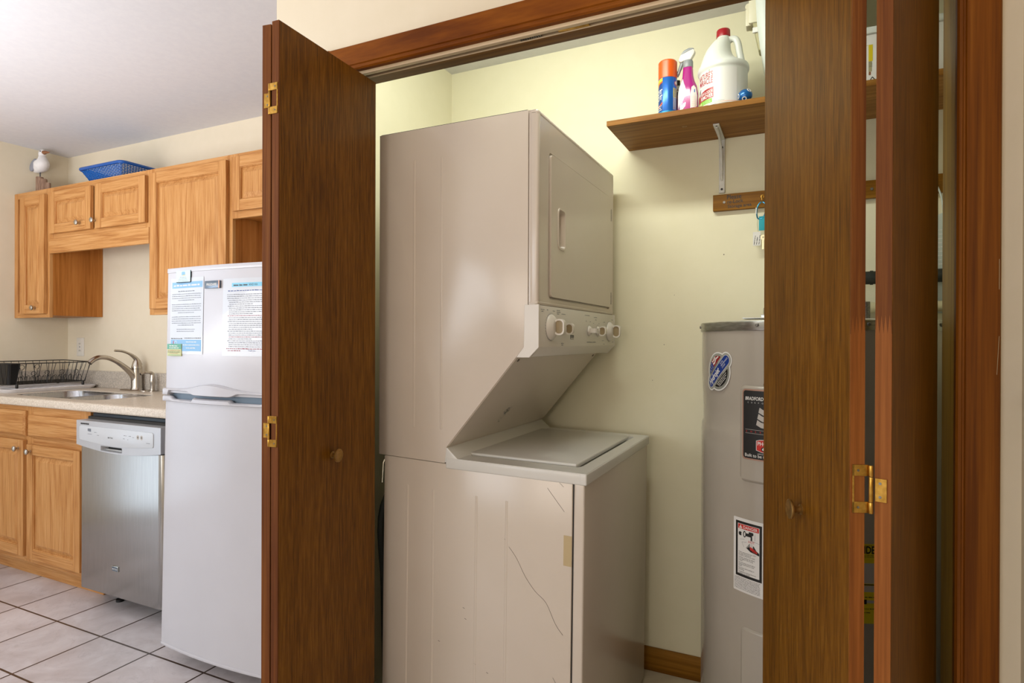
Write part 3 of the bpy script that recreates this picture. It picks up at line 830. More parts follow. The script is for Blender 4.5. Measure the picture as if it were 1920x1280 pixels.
q.prism([(-0.936, 0.895), (-0.936, 0.940), (-0.926, 0.938), (-0.900, 0.916), (-0.890, 0.908), (-0.890, 0.895)], 'Y', Y0 + 0.001, Y1 - 0.010, 'enamel_top', 0.0015, 2)
wt = q.part('washer_top', WD)
q = B(); q.box((-0.905, 1.585, 0.902), (-0.560, 2.145, 0.9135), 'enamel_top', 0.0045, 3, lean2)
q.box((-0.585, 1.595, 0.898), (-0.565, 2.135, 0.907), 'enamel_top', 0.002, 2, lean2)
q.part('washer_lid', wt)
# back corner bracket and drain hose glimpsed behind the washer
q = B(); q.tube([(-1.165, 1.56, 0.885), (-1.165, 1.535, 0.89), (-1.168, 1.52, 0.87), (-1.168, 1.515, 0.81)], 0.004, 'galv', 8); q.part('corner_bracket', WD)
q = B(); q.tube(smoothpath([(-1.20, 1.75, 0.86), (-1.24, 1.62, 0.70), (-1.22, 1.60, 0.45), (-1.25, 1.65, 0.10)], 6), 0.016, 'blackpipe', 10); q.part('drain_hose', WD)

# ------------------------------------------------------------------ water heater
HC = Vector((0.035, 1.955)); HR = 0.3126
WH = thing('water_heater', 'grey cylindrical electric water heater with stickers beside the back wall', 'water heater', (HC.x, HC.y, 0.004))
q = B()
q.lathe([(0, 0.02), (HR - 0.006, 0.02), (HR, 0.03), (HR, 0.985), (HR - 0.0015, 1.005), (HR - 0.0055, 1.018), (HR - 0.005, 1.06), (HR - 0.001, 1.16), (HR - 0.001, 1.279)], (HC.x, HC.y, 0), (0, 0, 1), 'heater', 120)
q.lathe([(0, 0.004), (HR - 0.03, 0.004), (HR - 0.03, 0.03)], (HC.x, HC.y, 0), (0, 0, 1), 'darkgap', 60)
body = q.part('tank_jacket', WH)
q = B(); q.lathe([(HR - 0.001, 1.277), (HR + 0.002, 1.2765), (HR + 0.0032, 1.279), (HR + 0.0032, 1.300), (HR + 0.001, 1.3025), (HR - 0.006, 1.3025)], (HC.x, HC.y, 0), (0, 0, 1), 'galv', 120); rim = q.part('metal_rim', WH)
q = B(); q.lathe([(HR - 0.003, 1.301), (HR - 0.02, 1.3045), (0.16, 1.310), (0, 1.311)], (HC.x, HC.y, 0), (0, 0, 1), 'plastic_white', 90); q.part('top_lid', WH)


def hpt(u, v, h):
    t = u / HR; r = HR + h
    return Vector((HC.x + r * math.sin(t), HC.y - r * math.cos(t), v))


TH = lambda deg: math.radians(deg) * HR
for dg in (-80, -26, 20, 60):
    p = hpt(TH(dg), 1.2905, 0.003); n = (hpt(TH(dg), 1.29, 0.01) - hpt(TH(dg), 1.29, 0)).normalized()
    q = B(); q.lathe([(0.0045, 0), (0.0045, 0.002), (0.003, 0.0035), (0, 0.0036)], p, n, 'screw', 14); q.part('screw', rim)
# access hatches


def hatch(u0, u1, v0, v1, name='access_hatch'):
    q = B()
    lp = lambda g, h: [hpt(u, v, h) for u, v in rrect2(u0 + g, v0 + g, u1 - g, v1 - g, 0.016)]
    q.loft([lp(0, 0.0003), lp(0.003, 0.0042), lp(0.007, 0.0058)], 'heater', cap0=False, cap1=False)
    # curved cover face
    n = 24
    for k in range(n):
        ua, ub = u0 + 0.007 + (u1 - u0 - 0.014) * k / n, u0 + 0.007 + (u1 - u0 - 0.014) * (k + 1) / n
        q.face([hpt(ua, v0 + 0.007, 0.0056), hpt(ub, v0 + 0.007, 0.0056), hpt(ub, v1 - 0.007, 0.0056), hpt(ua, v1 - 0.007, 0.0056)], 'heater')
    return q.part(name, body)


def rrect2(u0, v0, u1, v1, r, n=6, m=16):
    base_ = rrect(u0, v0, u1, v1, r, n); out = []
    for k in range(len(base_)):
        a, c = base_[k], base_[(k + 1) % len(base_)]
        out.append(a)
        if abs(a[0] - c[0]) > 0.03:
            for j in range(1, m): out.append((a[0] + (c[0] - a[0]) * j / m, a[1]))
    return out


hatch(TH(-35.2), TH(4), 0.884, 1.134); hatch(TH(-34.4), TH(4), 0.24, 0.504)
q = B(); p = hpt(TH(-21.6), 1.139, 0.004); n = (hpt(TH(-21.6), 1.14, 0.01) - hpt(TH(-21.6), 1.14, 0)).normalized(); q.lathe([(0.0055, 0), (0.0055, 0.003), (0.003, 0.005), (0, 0.005)], p, n, 'screw', 14); q.part('screw', body)
# rating plate
c = Canvas(); u0 = TH(-32.6); W = 0.17
c.rr(u0 - 0.0035, 0.9435, u0 + W + 0.0035, 1.1255, 0.009, 'copper', 0); c.rr(u0, 0.947, u0 + W, 1.122, 0.007, 'ink', 1)
c.text('BRADFORD WHITE', u0 + 0.005, 1.0975, 0.0125, 'white', 2, xs=0.76, bold=0.02, shear=0.15)
for k, ch in enumerate('CORPORATION'): c.text(ch, u0 + 0.012 + 0.0096 * k, 1.0895, 0.0050, 'white', 2)
for k in range(3):
    v = 1.117 - 0.0045 * k
    c.poly([(u0 + 0.056, v - 0.0035), (u0 + 0.066, v - 0.0050), (u0 + 0.076, v - 0.0030), (u0 + 0.076, v + 0.0004), (u0 + 0.066, v - 0.0016), (u0 + 0.056, v)], 'greylab', 2)
    a = u0 + 0.045 - 0.003 * k; y = 1.068 - 0.016 * k; bb = u0 + 0.105 + 0.003 * k
    c.poly([(a, y + 0.012), (a - 0.003, y - 0.001), (a + 0.010, y - 0.0075), (a + 0.030, y - 0.010), (a + 0.030, y + 0.003), (a + 0.010, y + 0.006)], 'greylab', 2)
    c.poly([(a + 0.028, y - 0.010), (bb, y - 0.006), (bb, y + 0.007), (a + 0.028, y + 0.003)], 'copper', 2)
c.line((u0 + 0.006, 1.0215), (u0 + 0.16, 1.0215), 0.0008, 'greylab', 2); c.line((u0 + 0.006, 1.0120), (u0 + 0.16, 1.0120), 0.0008, 'greylab', 2)
for k, ch in enumerate('ENERGY SAVER'): c.text(ch, u0 + 0.008 + 0.0125 * k, 1.0145, 0.0062, 'red', 2)
c.poly([(u0 + 0.036, 0.970), (u0 + 0.05, 0.966), (u0 + 0.075, 0.9635), (u0 + 0.10, 0.9635), (u0 + 0.118, 0.970), (u0 + 0.118, 0.992), (u0 + 0.10, 0.9985), (u0 + 0.07, 1.0), (u0 + 0.045, 0.998), (u0 + 0.036, 0.995)], 'white', 2)
c.poly([(u0 + 0.0375, 0.971), (u0 + 0.05, 0.9672), (u0 + 0.075, 0.965), (u0 + 0.10, 0.965), (u0 + 0.1165, 0.971), (u0 + 0.1165, 0.991), (u0 + 0.10, 0.997), (u0 + 0.07, 0.9986), (u0 + 0.045, 0.9965), (u0 + 0.0375, 0.994)], 'red', 3)
c.text('PHCC', u0 + 0.0395, 0.9835, 0.0135, 'white', 4, xs=0.9, bold=0.02)
for k in range(3): c.ell(u0 + 0.055 + 0.015 * k, 0.9745, 0.0055, 0.0055, 'ink' if k != 1 else 'white', 4)
c.poly([(u0 + 0.0515, 0.9735), (u0 + 0.055, 0.971), (u0 + 0.0585, 0.9735), (u0 + 0.055, 0.979)], 'white', 5); c.poly([(u0 + 0.0665, 0.972), (u0 + 0.0735, 0.972), (u0 + 0.0735, 0.975), (u0 + 0.070, 0.978), (u0 + 0.0665, 0.975)], 'red', 5)
c.text('OFFICIAL WATER HEATER', u0 + 0.040, 0.9600, 0.0042, 'white', 2)
c.text('Built to be the Best', u0 + 0.0045, 0.9515, 0.0115, 'white', 2, xs=0.95, bold=0.01)
c.to(lambda u, v, h: hpt(u, v, 0.0062 + h), 0.012).part('rating_plate', body, 'black nameplate with white lettering', recalc=False)
# danger label
c = Canvas(); u0 = TH(-39.0); W = 0.108
c.rr(u0, 0.5915, u0 + W, 0.785, 0.003, 'white', 0)
a, e = u0 + 0.0075, u0 + 0.0845
c.rect(a, 0.6315, e, 0.7765, 'ink', 1); c.rect(a + 0.0065, 0.6385, e - 0.0065, 0.7700, 'white', 2)
a += 0.0080; e -= 0.0080
c.rect(a, 0.7570, e, 0.7690, 'red', 3); c.poly([(a + 0.003, 0.7585), (a + 0.013, 0.7585), (a + 0.008, 0.7680)], 'white', 4); c.text('!', a + 0.0072, 0.7595, 0.008, 'red', 5)
c.text('DANGER', a + 0.0155, 0.7592, 0.0105, 'white', 4, xs=0.98, bold=0.012)
vv = 0.739
c.rr(a + 0.002, vv, a + 0.012, vv + 0.010, 0.004, 'ink', 3); c.ell(a + 0.0125, vv + 0.005, 0.0022, 0.0045, 'white', 4)
c.ell(a + 0.020, vv + 0.006, 0.0045, 0.0085, 'ink', 3); c.ell(a + 0.0205, vv + 0.006, 0.0022, 0.0055, 'white', 4)
c.rr(a + 0.020, vv + 0.002, a + 0.042, vv + 0.010, 0.0035, 'ink', 3); c.rr(a + 0.032, vv + 0.007, a + 0.046, vv + 0.015, 0.003, 'ink', 3); c.rect(a + 0.038, vv - 0.006, a + 0.0425, vv + 0.004, 'ink', 3)
c.line((a + 0.050, vv + 0.012), (a + 0.050, vv - 0.004), 0.0008, 'ink_soft', 3); c.line((a + 0.036, vv - 0.006), (a + 0.066, vv - 0.010), 0.0006, 'ink_soft', 3); c.line((a + 0.006, vv - 0.010), (a + 0.020, vv - 0.0075), 0.0006, 'ink_soft', 3); c.line((a + 0.012, vv - 0.016), (a + 0.018, vv - 0.028), 0.0006, 'ink_soft', 3); c.line((a + 0.012, vv - 0.016), (a + 0.026, vv - 0.014), 0.0006, 'ink_soft', 3)
c.text('HOT', a + 0.031, vv - 0.0135, 0.0085, 'red', 4, xs=1.0)
for k in range(3): c.line((a + 0.036 + 0.003 * k, vv - 0.015), (a + 0.037 + 0.004 * k, vv - 0.026), 0.0011, 'greylab', 3)
for k in range(4): c.line((a + 0.030 + 0.0015 * k, vv - 0.030 - 0.001 * k), (a + 0.025 + 0.003 * k, vv - 0.016 - 0.0036 * (3 - k)), 0.0018, 'ink', 3)
c.poly([(a + 0.026, vv - 0.029), (a + 0.034, vv - 0.024), (a + 0.041, vv - 0.028), (a + 0.046, vv - 0.018), (a + 0.054, vv - 0.029), (a + 0.062, vv - 0.034), (a + 0.062, vv - 0.0405), (a + 0.052, vv - 0.038), (a + 0.038, vv - 0.036)], 'ink', 3)
c.poly([(a + 0.036, vv - 0.022), (a + 0.043, vv - 0.025), (a + 0.056, vv - 0.031), (a + 0.057, vv - 0.036), (a + 0.045, vv - 0.0345), (a + 0.037, vv - 0.030)], 'red', 4); c.text('BURN', a + 0.040, vv - 0.034, 0.0055, 'ink', 5)
y = 0.6945
for ln in ('Water temperature over 125\u00b0F', 'can cause severe burns', 'instantly or death from scalds.', '', 'Children, disabled and elderly', 'are at highest risk of being', 'scalded.', '', 'See instruction manual before', 'setting temperature at water', 'heater.', '', 'Feel water before bathing or', 'showering.', '', 'Temperature limiting valves are', 'available, see manual.'):
    if ln: c.text(ln, a + 0.0015, y, 0.0046, 'ink', 3, xs=0.88); y -= 0.0040
    else: y -= 0.0018
y = 0.6265
for k in range(9):
    c.greek(u0 + 0.003, u0 + 0.080, y, 0.0022, 'ink_grey', 1); y -= 0.0036
for k in range(6): c.greek(u0 + 0.097, u0 + 0.104, 0.606 + k * 0.003, 0.002, 'ink_soft', 1)
c.to(lambda u, v, h: hpt(u, v, 0.0004 + h), 0.012).part('danger_label', body, 'white danger scald label with black frame', recalc=False)
# round flag sticker
c = Canvas(); cu_, cv_ = TH(-51.4), 1.1655; RR = 0.0415; sh = 0.0
ang = math.radians(42)
ca, sa = math.cos(ang), math.sin(ang)
def rot(p): return (cu_ + p[0] * ca - p[1] * sa, cv_ + p[0] * sa + p[1] * ca)
def outline(R, hw, hl, n=28):
    pts = []
    aa = math.asin(hw / R)
    for k in range(n + 1):
        t = aa + (math.pi - 2 * aa) * k / n; pts.append((R * math.cos(t), R * math.sin(t)))
    for k in range(n + 1):
        t = math.pi / 2 + math.pi * k / n; pts.append((-hl + hw * math.cos(t), hw * math.sin(t)))
    for k in range(n + 1):
        t = math.pi + aa + (math.pi - 2 * aa) * k / n; pts.append((R * math.cos(t), R * math.sin(t)))
    for k in range(n + 1):
        t = -math.pi / 2 + math.pi * k / n; pts.append((hl + hw * math.cos(t), hw * math.sin(t)))
    return [rot(p) for p in pts]
c.poly(outline(0.0535, 0.0235, 0.047), 'white', 0); c.poly(outline(0.0500, 0.0200, 0.047), 'silverlab', 1)
def seg(R, d, s0, n=20):
    aa = math.asin(d / R); return [(R * math.cos(aa + (math.pi - 2 * aa) * k / n), s0 * R * math.sin(aa + (math.pi - 2 * aa) * k / n)) for k in range(n + 1)]
up = seg(0.043, 0.021, 1)
c.poly([rot(p) for p in up], 'flagred', 2)
c.poly([rot(p) for p in [p for p in up if p[0] < -0.006] + [(-0.006, 0.021)]], 'blue', 3)
c.poly([rot(p) for p in [(-0.006, 0.027), (0.004, 0.025), (0.016, 0.030), (0.030, 0.027), (0.029, 0.031), (0.015, 0.0345), (0.004, 0.030), (-0.005, 0.033)]], 'white', 4)
c.poly([rot(p) for p in [(-0.006, 0.036), (0.006, 0.034), (0.018, 0.037), (0.012, 0.0405), (0.0, 0.038), (-0.005, 0.0405)]], 'white', 4)
for (x, y) in ((-0.012, 0.025), (-0.02, 0.026), (-0.028, 0.0245), (-0.014, 0.032), (-0.022, 0.033), (-0.013, 0.038)): p = rot((x, y)); c.ell(p[0], p[1], 0.0014, 0.0014, 'white', 4, 8)
c.poly([rot(p) for p in seg(0.043, 0.021, -1)], 'ink', 2)
c.poly([rot(p) for p in rrect(-0.062, -0.0145, 0.062, 0.0145, 0.0140)], 'white', 2); c.poly([rot(p) for p in rrect(-0.061, -0.0135, 0.061, 0.0135, 0.0130)], 'blue', 3)
p = rot((-0.056, -0.006)); c.text('Hydrojet', p[0], p[1], 0.0235, 'white', 4, xs=0.74, bold=0.025, rot=ang, shear=0.2)
for k, tx in enumerate(('TOTAL', 'PERFORMANCE', 'SYSTEM')): p = rot((0.022, 0.0055 - 0.0068 * k)); c.text(tx, p[0], p[1], 0.0062, 'white', 4, xs=0.82, rot=ang)
p = rot((-0.036, 0.0158)); c.text('EQUIPPED WITH', p[0], p[1], 0.0052, 'ink', 3, rot=ang, xs=1.35)
p = rot((-0.020, -0.0200)); c.text('PATENTED', p[0], p[1], 0.0052, 'ink', 3, rot=ang, xs=1.35)
for k in range(3): c.greek(-0.026 + 0.003 * k, 0.026 - 0.003 * k, -0.0268 - 0.0048 * k, 0.0032, 'white', 4, ang, (cu_, cv_))
for k in range(24):
    t = math.radians(215 + 118 * k / 23) + ang * 0; p = (cu_ + 0.0463 * math.cos(t + ang * 1.0), cv_ + 0.0463 * math.sin(t + ang)); c.ell(p[0], p[1], 0.0011, 0.0011, 'ink_grey', 3, 6)
c.to(lambda u, v, h: hpt(u, v, 0.0004 + h), 0.012).part('flag_sticker', body, 'lobed flag sticker with blue band', recalc=False)
# energy label glimpsed between the door leaves
c = Canvas(); u0, u1 = TH(0), TH(31); z0, z1 = 0.580, 0.769
c.rect(u0, z0, u1, z1, 'yellow', 0)
c.text('ENERGYGUIDE', u0 + 0.012, 0.7465, 0.0245, 'ink', 1, xs=0.70, bold=0.03)
c.greek(u0 + 0.006, u1 - 0.006, 0.7645, 0.002, 'ink', 1); c.greek(u0 + 0.006, u1 - 0.006, 0.741, 0.002, 'ink', 1); c.greek(u0 + 0.006, u1 - 0.006, 0.7375, 0.002, 'ink', 1)
c.rect(u0 + 0.01, 0.675, u1 - 0.01, 0.7235, 'greylab', 1); c.rect(u0 + 0.006, 0.671, u1 - 0.006, 0.6735, 'ink', 1); c.rect(u0 + 0.01, 0.655, u1 - 0.01, 0.670, 'greylab', 1)
c.greek(u0 + 0.01, u1 - 0.01, 0.641, 0.004, 'ink', 1); c.rect(u0 + 0.100, 0.626, u0 + 0.108, 0.637, 'ink', 1); c.rect(u0 + 0.108, 0.6285, u1 - 0.02, 0.6355, 'greylab', 1)
c.greek(u0 + 0.01, u1 - 0.01, 0.614, 0.003, 'ink', 1); c.greek(u0 + 0.01, u1 - 0.05, 0.605, 0.003, 'ink', 1)
c.to(lambda u, v, h: hpt(u, v, 0.0004 + h), 0.012).part('energy_label', body, 'yellow energy rating label', recalc=False)
# fittings on top
q = B(); q.box((-0.145, 1.735, 1.3095), (0.02, 1.82, 1.3125), 'galv', 0.001)
q.lathe([(0, -0.03), (0.008, -0.03), (0.008, 0.09), (0, 0.09)], (-0.06, 1.78, 1.330), (1, 0.2, 0), 'screw', 14); q.lathe([(0, -0.006), (0.010, -0.006), (0.010, 0.004), (0, 0.004)], (-0.088, 1.775, 1.330), (1, 0.2, 0), 'galv', 6)
q.tube(smoothpath([(-0.05, 1.78, 1.335), (-0.02, 1.79, 1.365), (0.03, 1.80, 1.372), (0.08, 1.80, 1.34)], 5), 0.006, 'white', 8)
q.box((-0.10, 1.765, 1.312), (0.0, 1.795, 1.322), 'galv', 0.001); q.part('junction_fitting', WH, 'metal cable clamp on the lid')
q = B(); q.tube(smoothpath([(0.10, 1.93, 1.305), (0.10, 1.95, 1.40), (0.12, 1.98, 1.60), (0.12, 2.02, 2.42)], 6), 0.0, 'screw', 8) if False else q.lathe([(0.011, 1.305), (0.011, 1.36)], (0.16, 1.95, 0), (0, 0, 1), 'screw', 14); q.part('pipe_nipple', WH)

# pipes on the back wall behind the heater
q = B(); q.tube([(0.06, 2.20, 1.449), (0.51, 2.20, 1.449)], 0.0205, 'blackpipe', 18); q.lathe([(0.0205, -0.004), (0.0225, -0.004), (0.0225, 0.004), (0.0205, 0.004)], (0.196, 2.20, 1.449), (1, 0, 0), 'blackpipe', 18)
q.top('insulated_pipe', 'black foam covered pipe running above the water heater top', 'pipe', (0.3, 2.20, 1.449))
q = B(); q.tube(smoothpath([(0.10, 2.2, 1.358), (0.16, 2.2, 1.358)], 4), 0.019, 'pvc', 16); q.lathe([(0.019, -0.02), (0.023, -0.02), (0.023, 0.02), (0.019, 0.02)], (0.16, 2.2, 1.358), (1, 0, 0), 'pvc', 18); q.tube([(0.16, 2.2, 1.356), (0.40, 2.2, 1.356)], 0.0165, 'pvc', 16)
q.top('drain_pipe', 'pale plastic pipe low behind the water heater top', 'pipe', (0.25, 2.2, 1.358))

# ------------------------------------------------------------------ closet shelf and what stands on it
SH = thing('wall_shelf', 'plywood wall shelf on a metal bracket above the water heater', 'shelf', (-0.04, 2.15, 1.978))
q = B(); q.box((-0.603, 2.0, 1.978), (0.519, 2.299, 1.996), 'ply', 0.001, 1); q.tube([(-0.37, 2.11, 1.9777), (-0.355, 2.112, 1.9777)], [0.008, 0.006], 'brass_dark', 8, flat=0.06, up=(0, 0, 1)); q.part('shelf_board', SH)
q = B()
q.box((-0.272, 2.292, 1.782), (-0.252, 2.2985, 1.977), 'alu', 0.001); q.box((-0.272, 2.125, 1.972), (-0.252, 2.2985, 1.9775), 'alu', 0.001)
q.tube(smoothpath([(-0.262, 2.14, 1.971), (-0.262, 2.20, 1.962), (-0.262, 2.262, 1.935), (-0.262, 2.284, 1.88), (-0.262, 2.291, 1.825)], 6), [0.0042] * 24 + [0.002], 'alu', 10)
for z in (1.795, 1.945): q.lathe([(0, 0.001), (0.0042, 0.001), (0.0042, 0.0)], (-0.262, 2.2915, z), (0, -1, 0), 'ink', 12)
q.lathe([(0, 0.001), (0.003, 0.001), (0.003, 0.0)], (-0.262, 2.135, 1.972), (0, 0, -1), 'ink', 12)
q.part('shelf_bracket', SH, 'pale metal angle bracket')

# hanging strip with handwriting
ST = thing('key_rack', 'stained wooden key strip with handwritten note below the shelf', 'key rack', (0.0, 2.29, 1.715))
q = B(); q.box((-0.291, 2.281, 1.716), (0.40, 2.2995, 1.774), 'pine', 0.0015); q.part('board', ST)
c = Canvas()
c.text('Please', -0.244, 1.7545, 0.0215, 'ink', 0, xs=0.92, rot=0.02, bold=0.012); c.text('re-Lock', -0.243, 1.7385, 0.0185, 'ink', 0, xs=0.92, rot=0.03, bold=0.012); c.text('Storage area', -0.241, 1.7225, 0.0165, 'ink', 0, xs=0.95, rot=0.03, bold=0.012)
c.to(lambda u, v, h: Vector((u, 2.2807 - h, v))).part('handwriting', ST, 'black handwritten note', recalc=False)
for x in (-0.2525, 0.203):
    q = B(); q.lathe([(0.0052, 0), (0.0045, 0.0016), (0.002, 0.0018), (0, 0.0012)], (x, 2.281, 1.745), (0, -1, 0), 'screw', 14); q.part('screw', ST)
q = B(); q.lathe([(0.006, 0), (0.006, 0.0015), (0.002, 0.002)], (-0.126, 2.281, 1.7535), (0, -1, 0), 'brass', 14); q.tube(smoothpath([(-0.126, 2.281, 1.7535), (-0.126, 2.268, 1.753), (-0.126, 2.259, 1.744), (-0.126, 2.257, 1.735), (-0.126, 2.262, 1.729), (-0.126, 2.268, 1.733)], 5), 0.0018, 'brass', 8); q.part('cup_hook', ST, 'brass cup hook')

KY = thing('key_ring', 'blue carabiner with teal strap, tag and key hanging from the hook', 'keys', (-0.126, 2.262, 1.60))
q = B(); cp = smoothpath([(-0.126, 2.262, 1.7305), (-0.137, 2.262, 1.722), (-0.1425, 2.262, 1.705), (-0.1425, 2.262, 1.685), (-0.138, 2.262, 1.673), (-0.126, 2.262, 1.6735), (-0.118, 2.262, 1.685), (-0.114, 2.262, 1.705), (-0.116, 2.262, 1.722)], 5, True); q.tube(cp, 0.0023, 'carabiner', 8, True)
q.tube([(-0.1445, 2.262, 1.690), (-0.1440, 2.262, 1.712)], 0.0026, 'white', 8); q.part('carabiner', KY)
q = B(); q.box((-0.136, 2.2605, 1.632), (-0.113, 2.2635, 1.680), 'teal', 0.0008); q.tube([(-0.136, 2.262, 1.678), (-0.113, 2.262, 1.678)], 0.003, 'teal', 8); q.part('strap', KY, 'teal web strap')
q = B(); q.tube([(-0.140, 2.262, 1.675), (-0.1415, 2.262, 1.652), (-0.1385, 2.262, 1.628)], 0.0011, 'steelkey', 6); q.part('bead_chain', KY)
q = B(); q.box((-0.155, 2.2605, 1.580), (-0.130, 2.2618, 1.628), 'white', 0.0005, 1); q.part('name_tag', KY, 'white tag with handwriting')
c = Canvas()
for k, wd in enumerate((0.036, 0.03, 0.036)):
    c.greek(0, wd, 0.0, 0.004, 'ink', 0, math.radians(83), (-0.1495 + 0.0075 * k, 1.584))
c.to(lambda u, v, h: Vector((u, 2.2603 - h, v))).part('tag_writing', KY, recalc=False)
q = B(); q.lathe([(0.003, 0.0), (0.009, 0.0), (0.009, 0.0018), (0.003, 0.0018), (0.003, 0.0)], (-0.122, 2.2625, 1.608), (0, -1, 0), 'steelkey', 18); q.box((-0.126, 2.2608, 1.566), (-0.119, 2.2624, 1.601), 'steelkey', 0.0004, 1); q.part('key', KY)

# aerosol can
CX, CY, CR = -0.412, 2.072, 0.0305
SCN = thing('aerosol_can', 'blue aerosol spray can with orange cap on the closet shelf', 'spray can', (CX, CY, 1.996))
q = B(); q.lathe([(0, 1.9965), (CR - 0.001, 1.9965), (CR, 1.999), (CR, 2.128), (CR - 0.003, 2.133), (0, 2.134)], (CX, CY, 0), (0, 0, 1), 'canblue', 48); cb = q.part('can_body', SCN)
q = B(); q.lathe([(CR - 0.0005, 2.1285), (CR + 0.0003, 2.1295), (CR + 0.0003, 2.184), (CR - 0.003, 2.1885), (0, 2.189)], (CX, CY, 0), (0, 0, 1), 'orange', 48); q.part('cap', SCN, 'orange cap')
def canpt(u, v, h):
    t = u / CR; return Vector((CX + (CR + h) * math.sin(t), CY - (CR + h) * math.cos(t), v))
D = lambda g, R: math.radians(g) * R
c = Canvas(); L0, L1 = D(-110, CR), D(-20, CR)
c.rect(D(-120, CR), 1.9985, D(62, CR), 2.016, 'cancyan', 0)
c.rect(L0, 2.0175, L1, 2.1275, 'navy', 0)
c.poly([(D(-75, CR), 2.100), (D(-22, CR), 2.118), (D(-22, CR), 2.128), (D(-75, CR), 2.122)], 'yellow', 1)
for k in range(3): c.greek(D(-66, CR), D(-28, CR), 2.106 + 0.005 * k, 0.0028, 'ink', 2, 0.25, (0.003 * k + 0.0, 0.004)) if False else c.greek(D(-66, CR), D(-30 - 6 * k, CR), 2.1075 + 0.005 * k, 0.0028, 'navy', 2)
for (y, s2) in ((2.094, 1), (2.040, -1)):
    pts = []
    for k in range(13): t = k / 12; pts.append((D(-80 + 58 * t, CR), y + s2 * 0.010 * math.sin(math.pi * (t * 0.6 + 0.1)) + 0.016 * t))
    c.poly(pts + [(p[0], p[1] - 0.006) for p in pts[::-1]], 'orange', 1)
c.text('SPOT', D(-24, CR), 2.0760, 0.021, 'white', 2, 'RIGHT', xs=0.85, bold=0.03, shear=0.15, rot=0.12); c.text('SHOT', D(-24, CR), 2.0570, 0.021, 'white', 2, 'RIGHT', xs=0.85, bold=0.03, shear=0.15, rot=0.12)
for k in range(3): c.greek(D(-80, CR), D(-28, CR), 2.021 + 0.0065 * k, 0.0045, 'white', 2)
c.rect(D(48, CR), 2.020, D(100, CR), 2.060, 'silver', 0); c.rect(D(48, CR), 2.060, D(100, CR), 2.092, 'yellow', 0)
for k in range(6): c.greek(D(52, CR), D(96, CR), 2.064 + 0.0045 * k, 0.0022, 'ink_grey', 1)
for k in range(6): c.greek(D(52, CR), D(96, CR), 2.024 + 0.0055 * k, 0.0022, 'ink_soft', 1)
c.ell(D(72, CR), 2.108, 0.008, 0.009, 'orange', 0); c.ell(D(72, CR), 2.110, 0.006, 0.005, 'white', 1)
c.to(canpt, 0.004).part('can_print', cb, 'printed can label', recalc=False)

# trigger spray bottle
BX, BY = -0.347, 2.082
SB = thing('trigger_spray_bottle', 'magenta cleaner bottle with grey trigger sprayer beside the aerosol can', 'spray bottle', (BX, BY, 1.996))
def oval(cx, a, bb, z, n=32, p=2.6):
    out = []
    for k in range(n):
        t = 2 * math.pi * k / n; c_, s_ = math.cos(t), math.sin(t)
        out.append(Vector((cx + a * abs(c_) ** (2 / p) * (1 if c_ > 0 else -1), BY + bb * abs(s_) ** (2 / p) * (1 if s_ > 0 else -1), z)))
    return out
q = B(); q.loft([oval(BX, a, bb, z) for z, a, bb in ((1.9965, 0.031, 0.021), (1.999, 0.033, 0.023), (2.03, 0.0335, 0.023), (2.07, 0.033, 0.0225), (2.095, 0.0295, 0.021), (2.112, 0.0225, 0.0185), (2.13, 0.018, 0.0165), (2.158, 0.0160, 0.0155), (2.163, 0.0145, 0.014))], 'magenta'); bb_ = q.part('bottle_body', SB)
c = Canvas()
c.poly([(-0.030, 2.022), (-0.030, 2.090), (-0.0245, 2.100), (-0.014, 2.122), (-0.007, 2.085), (-0.014, 2.055), (-0.024, 2.034)], 'white', 0)
c.poly([(-0.014, 2.122), (-0.004, 2.085), (-0.006, 2.060), (-0.026, 2.020), (-0.030, 2.022), (-0.022, 2.034), (-0.013, 2.055), (-0.0075, 2.085)], 'silver', 0)
c.poly([(-0.026, 2.018), (-0.012, 2.036), (-0.003, 2.040), (-0.004, 2.028), (-0.014, 2.016), (-0.024, 2.010)], 'silver', 1)
c.poly([(0.012, 2.002), (0.011, 2.060), (0.015, 2.088), (0.022, 2.094), (0.028, 2.086), (0.0315, 2.06), (0.0315, 2.002)], 'white', 0)
for k in range(9): c.greek(0.015, 0.029, 2.008 + 0.006 * k, 0.002, 'pinkprint', 1)
c.rect(0.023, 2.070, 0.0255, 2.080, 'canblue', 1)
def bpt(u, v, h):
    # front surface of the bottle at height v
    tab = [(1.996, 0.031, 0.021), (2.03, 0.0335, 0.023), (2.07, 0.033, 0.0225), (2.095, 0.0295, 0.021), (2.112, 0.0225, 0.0185), (2.13, 0.018, 0.0165)]
    for (z0, a0, b0), (z1, a1, b1) in zip(tab, tab[1:]):
        if z0 <= v <= z1:
            t = (v - z0) / (z1 - z0); a, b2 = a0 + (a1 - a0) * t, b0 + (b1 - b0) * t; break
    x = max(-a * 0.985, min(a * 0.985, u)); yy = b2 * (1 - (abs(x) / a) ** 2.6) ** (1 / 2.6)
    return Vector((BX + x, BY - yy - 0.0006 - h, v))
cc = c.to(lambda u, v, h: (u, v, h), 0.003)
for yv in range(12):
    bmesh.ops.bisect_plane(cc.bm, geom=list(cc.bm.verts) + list(cc.bm.edges) + list(cc.bm.faces), plane_co=(0, 2.005 + 0.01 * yv, 0), plane_no=(0, 1, 0))
cc.xform(lambda v: bpt(v.x, v.y, v.z)).part('bottle_label', bb_, 'white and silver label', recalc=False)
q = B(); q.lathe([(0, 2.160), (0.0160, 2.160), (0.0165, 2.162), (0.0165, 2.180), (0.015, 2.184), (0, 2.185)], (BX, BY, 0), (0, 0, 1), 'greycap', 32)
q.part('collar', SB, 'grey screw collar')
q = B()
